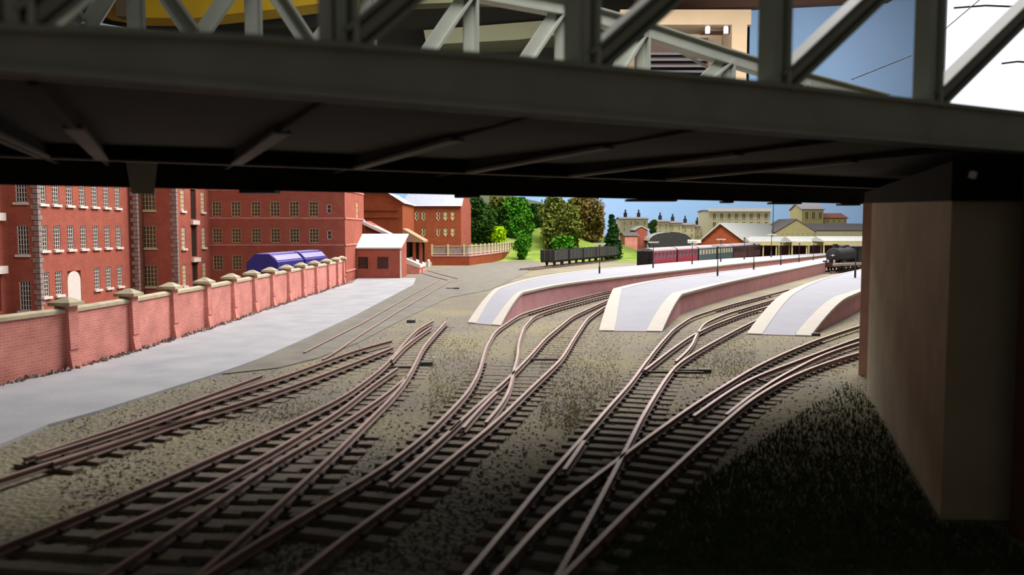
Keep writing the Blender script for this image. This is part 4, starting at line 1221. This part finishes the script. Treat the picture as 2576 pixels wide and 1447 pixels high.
obj('near_girder', m, 'bridge', br)
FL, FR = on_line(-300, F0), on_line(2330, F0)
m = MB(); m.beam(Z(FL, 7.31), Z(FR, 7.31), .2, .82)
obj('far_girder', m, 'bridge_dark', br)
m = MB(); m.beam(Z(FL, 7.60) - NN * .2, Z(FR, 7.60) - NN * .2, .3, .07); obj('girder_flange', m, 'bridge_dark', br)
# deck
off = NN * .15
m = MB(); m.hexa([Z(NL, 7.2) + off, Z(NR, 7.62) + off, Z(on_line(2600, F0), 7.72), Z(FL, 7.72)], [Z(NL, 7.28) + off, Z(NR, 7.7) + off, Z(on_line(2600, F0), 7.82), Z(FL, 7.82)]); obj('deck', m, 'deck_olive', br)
# cross girders
wid = (F0 - N0).dot(NN)
posts = [-350, 55, 860, 1462, 1938, 2320, 2640]
pp = [on_line(x, N0) for x in posts]
step_ = (pp[5] - pp[2]).length / 3
N2 = Vector((-.397, .918, 0)); w2 = wid / N2.dot(NN)
for k, pq in enumerate(pp):
    q = pq + U * .1
    a = q + N2 * .35; b = q + N2 * (w2 - .4)
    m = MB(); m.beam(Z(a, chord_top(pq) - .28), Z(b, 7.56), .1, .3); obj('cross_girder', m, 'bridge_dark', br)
    m = MB(); m.beam(Z(q + N2 * w2 * .3, chord_top(pq) * .6 + 7.56 * .4 - .33), Z(q + N2 * w2 * .78, 7.36), .26, .06); obj('girder_flange', m, 'girder_lit_pale', br)
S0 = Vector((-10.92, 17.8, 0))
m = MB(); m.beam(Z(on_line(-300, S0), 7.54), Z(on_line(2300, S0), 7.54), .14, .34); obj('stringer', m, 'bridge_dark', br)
m = MB(); m.beam(Z(on_line(-300, S0), 7.36), Z(on_line(2300, S0), 7.36), .22, .05); obj('stringer_flange', m, 'girder_lit_pale', br)
# brackets hanging inside the far girder
a = at(360, 440, F0) - NN * .6
for px in (360,):
    q = on_line(px, F0) - NN * .5
    m = MB(); m.hexa([Z(q - U * .26, 6.72), Z(q + U * .26, 6.72), Z(q + U * .26 + NN * .1, 6.72), Z(q - U * .26 + NN * .1, 6.72)], [Z(q - U * .38, 7.6), Z(q + U * .38, 7.6), Z(q + U * .38 + NN * .1, 7.6), Z(q - U * .38 + NN * .1, 7.6)]); obj('bracket', m, 'truss_pale', br)
for px, w in ((660, .5), (1180, .4), (1640, .9), (1830, .2), (1975, .6), (2135, .4)):
    q = on_line(px, F0) + NN * .1; m = MB(); m.box(q.x - w, q.x + w, q.y - .3, q.y + .3, 6.82, 6.9); obj('bearing_plate', m, 'rivet', br)
# near truss


def hsec(p, q, w=.34, t_=.07, face=None):
    m = MB(); d = (q - p).normalized(); s = d.cross(NN).normalized()
    m.beam(p, q, .07, w * .9, up=s) if False else None
    # web facing the viewer plus two side flanges
    m.beam(p, q, w * .34, .16, up=NN); 
    m.beam(p + s * w * .42, q + s * w * .42, w * .16, .3, up=NN); m.beam(p - s * w * .42, q - s * w * .42, w * .16, .3, up=NN)
    m.beam(p + NN * .06, q + NN * .06, w * .9, .04, up=NN)
    return m


ZTT = 10.4
for a in pp: obj('post', hsec(Z(a, chord_top(a) - .01), Z(a, ZTT)), 'post_lit_grey', br)
for k in range(1, 6):
    a = pp[k] + U * .12; b = pp[k + 1]
    obj('diagonal', hsec(Z(a, chord_top(a) + .03), Z(b, ZTT - .1), .3), 'bridge', br)
m = MB(); m.beam(Z(pp[0], ZTT + .1), Z(pp[-1], ZTT + .1), .35, .3); obj('top_chord', m, 'bridge', br)
# far truss (pale)
vx = [100, 360, 648, 930, 1183, 1407, 1608, 1820, 2010]
zc = 0; vp = [on_line(x, F0) for x in vx]
zmid = at(650, 99, F0).z
ztops = []
for x, q in zip(vx, vp):
    ytop = {100: -140, 360: -110, 648: -90, 930: -60, 1183: -20, 1407: 22, 1608: 78, 1820: 148, 2010: 205}[x]
    ztops.append(at(x, ytop, F0).z)
def lsec(p, q, w=.42):
    m = MB(); d = (q - p).normalized(); s = d.cross(NN).normalized()
    m.beam(p, q, w, .08, up=NN); m.beam(p - s * w * .42 - NN * .12, q - s * w * .42 - NN * .12, w * .18, .28, up=NN); return m
for x, q, z in zip(vx, vp, ztops): obj('far_post', lsec(Z(q, 7.55), Z(q, z)), 'truss_pale', br)
nodes = [230, 508, 792, 1062, 1300, 1530, 1742, 1940]
for i, nx_ in enumerate(nodes):
    q = on_line(nx_, F0)
    yb = {230: 62, 508: 86, 792: 110, 1062: 140, 1300: 168, 1530: 192, 1742: 214, 1940: 238}[nx_]
    zb = at(nx_, yb, F0).z
    obj('far_diagonal', lsec(Z(q + U * .12, zb), Z(vp[i + 1] - U * .05, ztops[i + 1])), 'truss_pale', br)
    if i < 3: obj('far_diagonal', lsec(Z(q - U * .12, zb), Z(vp[i] + U * .1, ztops[i])), 'truss_pale', br)
cpx = [(60, 50), (508, 92), (792, 118), (1062, 146), (1300, 174), (1530, 198), (1742, 222), (1940, 244), (2240, 268)]
cp_ = [at(x, y + 8, F0) for x, y in cpx]
m = MB()
for a, b in zip(cp_, cp_[1:]): m.beam(a, b, .3, .25)
obj('far_bottom_chord', m, 'truss_pale', br)
tp = [Z(q, z) for q, z in zip(vp, ztops)]
tp = tp + [at(2215, 258, F0)]
m = MB()
for a, b in zip(tp, tp[1:]): m.beam(a + Vector((0, 0, .05)), b + Vector((0, 0, .05)), .16, .46); m.beam(a + Vector((0, 0, .3)), b + Vector((0, 0, .3)), .5, .06); m.beam(a - Vector((0, 0, .2)), b - Vector((0, 0, .2)), .5, .06)
obj('far_top_chord', m, 'truss_pale', br)
for a, b in (((2130, 200), (2275, 140)), ((2340, 88), (2450, -10))):
    m = MB(); m.tube([at(*a, F0), at(*b, F0)], .025, 6); obj('tie_wire', m, 'grey_pipe', br)
for a, b in (((1700, 112), (1790, 165)), ((1820, 182), (1950, 240))):
    m = MB(); m.beam(at(*a, F0) + NN * .4, at(*b, F0) + NN * .4, .08, .1); obj('brace', m, 'truss_pale', br)

# pier
pa = Vector((12.75, 29.7)); pb = Vector((8.6, 16.4)); off_ = Vector((9, 3.0))
t = thing('bridge_pier', 'tall tan rendered bridge pier standing at the right beside the curving track', 'pier', (pa.x, pa.y, 0))
m = MB(); pc = pb + Vector((9, -.5)); pd = pa + Vector((9, 2.5))
m.prism([(pb.x, pb.y), (pc.x, pc.y), (pd.x, pd.y), (pa.x, pa.y)], 0, 7.1); obj('shaft', m, 'pier', t)
q0 = G(2155, 940, 0); q1 = G(2192, 952, 0)
m = MB(); m.box(q0.x - .02, q0.x + .26, 32.0, 33.2, 0, 6.88); m.box(q0.x + .26, q0.x + .4, 31.9, 33.2, 0, 6.88); m.box(q0.x + .4, q0.x + 7, 31.6, 33.4, 0, 6.88); obj('timber_facing', m, 'pier_brown', t)
m = MB(); m.prism([(pb.x - .12, pb.y - .2), (pc.x, pc.y - .2), (pd.x, pd.y + .3), (pa.x - .15, pa.y + .3)], [6.35, 6.35, 6.75, 6.75], 7.12); obj('bearing_block', m, 'bridge_dark', t)
m = MB(); m.box(pb.x + .9, 30, 11.6, 15.6, 0, 7.05); obj('near_wing_wall', m, 'pier_shade', t)
p = at(2480, 430, N0)
m = MB(); m.tube([p + NN * .3 + Vector((0, 0, -.1)), p + NN * .3 + Vector((.03, 0, .0))], .06, 8); obj('bolt', m, 'white_paint', br)

# grass at pier foot
random.seed(5)
m = MB()
for k in range(26000):
    px = random.uniform(1450, 2600); py = random.uniform(925, 1447)
    lim = 1040 - (px - 1700) * .22
    if px < 2160 and py < 1290 - (px - 1640) * .69 + 12: continue
    p_ = G(px, py, 0)
    if p_.x > pa.x - .2 or p_.y < 9: continue
    if p_.y > 16 and (p_.y - pb.y) / (pa.y - pb.y) * (pa.x - pb.x) + pb.x < p_.x + .1: continue
    if p_.y < 16 and p_.x > 9.3: continue
    h = random.uniform(.06, .2); r = random.uniform(.01, .025); dx = random.uniform(-.05, .05)
    m.quad(p_ + Vector((-r, 0, 0)), p_ + Vector((r, 0, 0)), p_ + Vector((dx, random.uniform(-.04, .04), h)))
tag(obj('pier_grass', m, 'grass_dark', recalc=False), 'short dark green grass at the foot of the tan bridge pier', 'grass', kind='stuff')
# sandy flock tufts between the tracks
m = MB()
for (x0, y0, x1, y1, n_) in [(1360, 830, 1560, 1080, 3000), (1080, 850, 1200, 1060, 1500), (1420, 1000, 1500, 1100, 400), (1740, 850, 1900, 950, 1400), (560, 1010, 900, 1060, 600)]:
    for k in range(n_):
        p_ = G(random.uniform(x0, x1), random.uniform(y0, y1), 0); h = random.uniform(.04, .13); r = random.uniform(.008, .02)
        m.quad(p_ + Vector((-r, 0, 0)), p_ + Vector((r, 0, 0)), p_ + Vector((random.uniform(-.1, .1), random.uniform(-.12, .12), h)))
tag(obj('dry_tufts', m, 'tuft', recalc=False), 'sparse sandy dry grass tufts growing between the middle tracks', 'grass', kind='stuff')

# ------------------------------------------------------------------ the room beyond
mb = MB(); mb.box(-420, bd(1886, 330), 330, 331, -2, 190); tag(obj('wall_back', mb, 'dark_room'), kind='structure')
mb = MB(); mb.box(-420, 420, -30, 331, 190, 192); tag(obj('ceiling', mb, 'dark_room'), kind='structure')
# bright window at right
m_ = bpy.data.materials.new('daylight_pane'); m_.use_nodes = True
nt = m_.node_tree; nt.nodes.remove(nt.nodes['Principled BSDF']); em = nt.nodes.new('ShaderNodeEmission'); em.inputs[0].default_value = (.9, .95, 1, 1); em.inputs[1].default_value = 1.6
nt.links.new(em.outputs[0], nt.nodes['Material Output'].inputs[0])
mb = MB(); mb.box(bd(2372, 300), bd(3000, 300), 301, 301.5, 30, 150); wn = obj('window_1', mb, m_); tag(wn, kind='structure')
mb = MB()
for x in (2372, 2780): xx = bd(x, 300); mb.box(xx - 1, xx + 1, 300.2, 300.9, 28, 150)
for z in (29, 110): mb.box(bd(2372, 300), bd(3000, 300), 300.2, 300.9, z - 1, z + 1)
tag(obj('window_frame', mb, 'white_strip', wn))
for (pts, lb) in [([(2400, 20), (2480, 14), (2576, 18)], 'thin grey cable strung high across the bright window'), ([(2520, 160), (2560, 155), (2600, 158)], 'thin grey cable low at the right of the bright window')]:
    m = MB(); m.tube([PY(x, y, 296) for x, y in pts], .35, 6); tag(obj('cable', m, 'grey_pipe'), lb, 'cable')
# yellow beam
def slab(name, label, cat, pts, Y, dep, mt):
    m = MB(); n_ = len(pts)
    fr = [PY(x, y, Y) for x, y in pts]; bk = [v + Vector((0, dep, 0)) for v in fr]
    m.quad(*fr); m.quad(*bk[::-1])
    for k in range(n_): m.quad(fr[k], bk[k], bk[(k + 1) % n_], fr[(k + 1) % n_])
    return tag(obj(name, m, mt), label, cat)
slab('yellow_beam', 'long yellow wooden beam high behind the upper left truss', 'beam', [(255, -60), (900, -60), (900, -4), (700, 22), (480, 46), (330, 44), (240, 30)], 150, 6, 'yellow_beam')
slab('cream_bracket', 'cream wooden bracket fixed on the yellow beam', 'bracket', [(292, -40), (330, -40), (330, 43), (290, 40)], 147, 2.5, 'tan_box')
slab('roof_board', 'dark olive board hanging below the ceiling in the centre', 'board', [(940, -40), (1440, -40), (1440, 8), (1200, 4), (940, 14)], 170, 4, 'shelf')
slab('pale_shelf', 'pale olive shelf board behind the centre of the truss', 'shelf', [(1066, 76), (1440, 46), (1440, 84), (1300, 100), (1080, 112), (1075, 128)], 310, 20, 'shelf')
slab('bright_board', 'bright white board edge at the upper left behind the girder', 'board', [(-40, 8), (0, 12), (110, 22), (200, 48), (330, 72), (330, 90), (-40, 62)], 110, 3, 'white_strip')
slab('dark_shelf_board', 'dark greenish board edge below the yellow beam', 'board', [(560, 30), (900, 0), (900, 60), (620, 62)], 160, 3, 'wagon')
slab('wooden_pelmet', 'orange wooden pelmet along the top above the tan cupboard', 'pelmet', [(1600, -40), (2250, -60), (2250, -2), (1900, 16), (1600, 24)], 280, 5, 'orange_wood')
t = thing('tan_cupboard', 'open tan cupboard with dark shelves seen through the right truss', 'cupboard', PY(1700, 250, 250))
m = MB()
P_ = lambda x, y, Y=250: PY(x, y, Y)
def rect(m, x0, x1, y0, y1, Y, dep): a = P_(x0, y1, Y); b = P_(x1, y0, Y); m.box(a.x, b.x, Y, Y + dep, a.z, b.z)
rect(m, 1560, 1890, 24, 62, 250, 12); rect(m, 1838, 1880, 62, 260, 250, 12); rect(m, 1560, 1845, 24, 260, 262, 1)
obj('carcass', m, 'tan_box', t)
m = MB(); rect(m, 1600, 1782, 95, 250, 258, 3.9); obj('dark_compartment', m, 'dark_void', t)
for y in (135, 150, 166, 180, 205): m = MB(); rect(m, 1602, 1782, y - 3, y + 3, 255, 3); obj('shelf', m, 'wagon_dark', t)
m = MB(); rect(m, 1770, 1832, 50, 78, 256, 5); obj('recess', m, 'orange_wood', t)
for k, px in enumerate((1780, 1826)):
    a = P_(px, 84, 252); t = thing('white_bottle', ['left white bottle standing in the tan cupboard', 'right white bottle standing in the tan cupboard'][k], 'bottle', P_(px, 90, 252), group='white bottles in the cupboard')
    m = MB(); m.tube([a, a + Vector((0, 0, 1.8)), a + Vector((0, 0, 2.2)), a + Vector((0, 0, 2.8))], [.7, .7, .3, .3], 12); obj('bottle_body', m, 'white_strip', t)
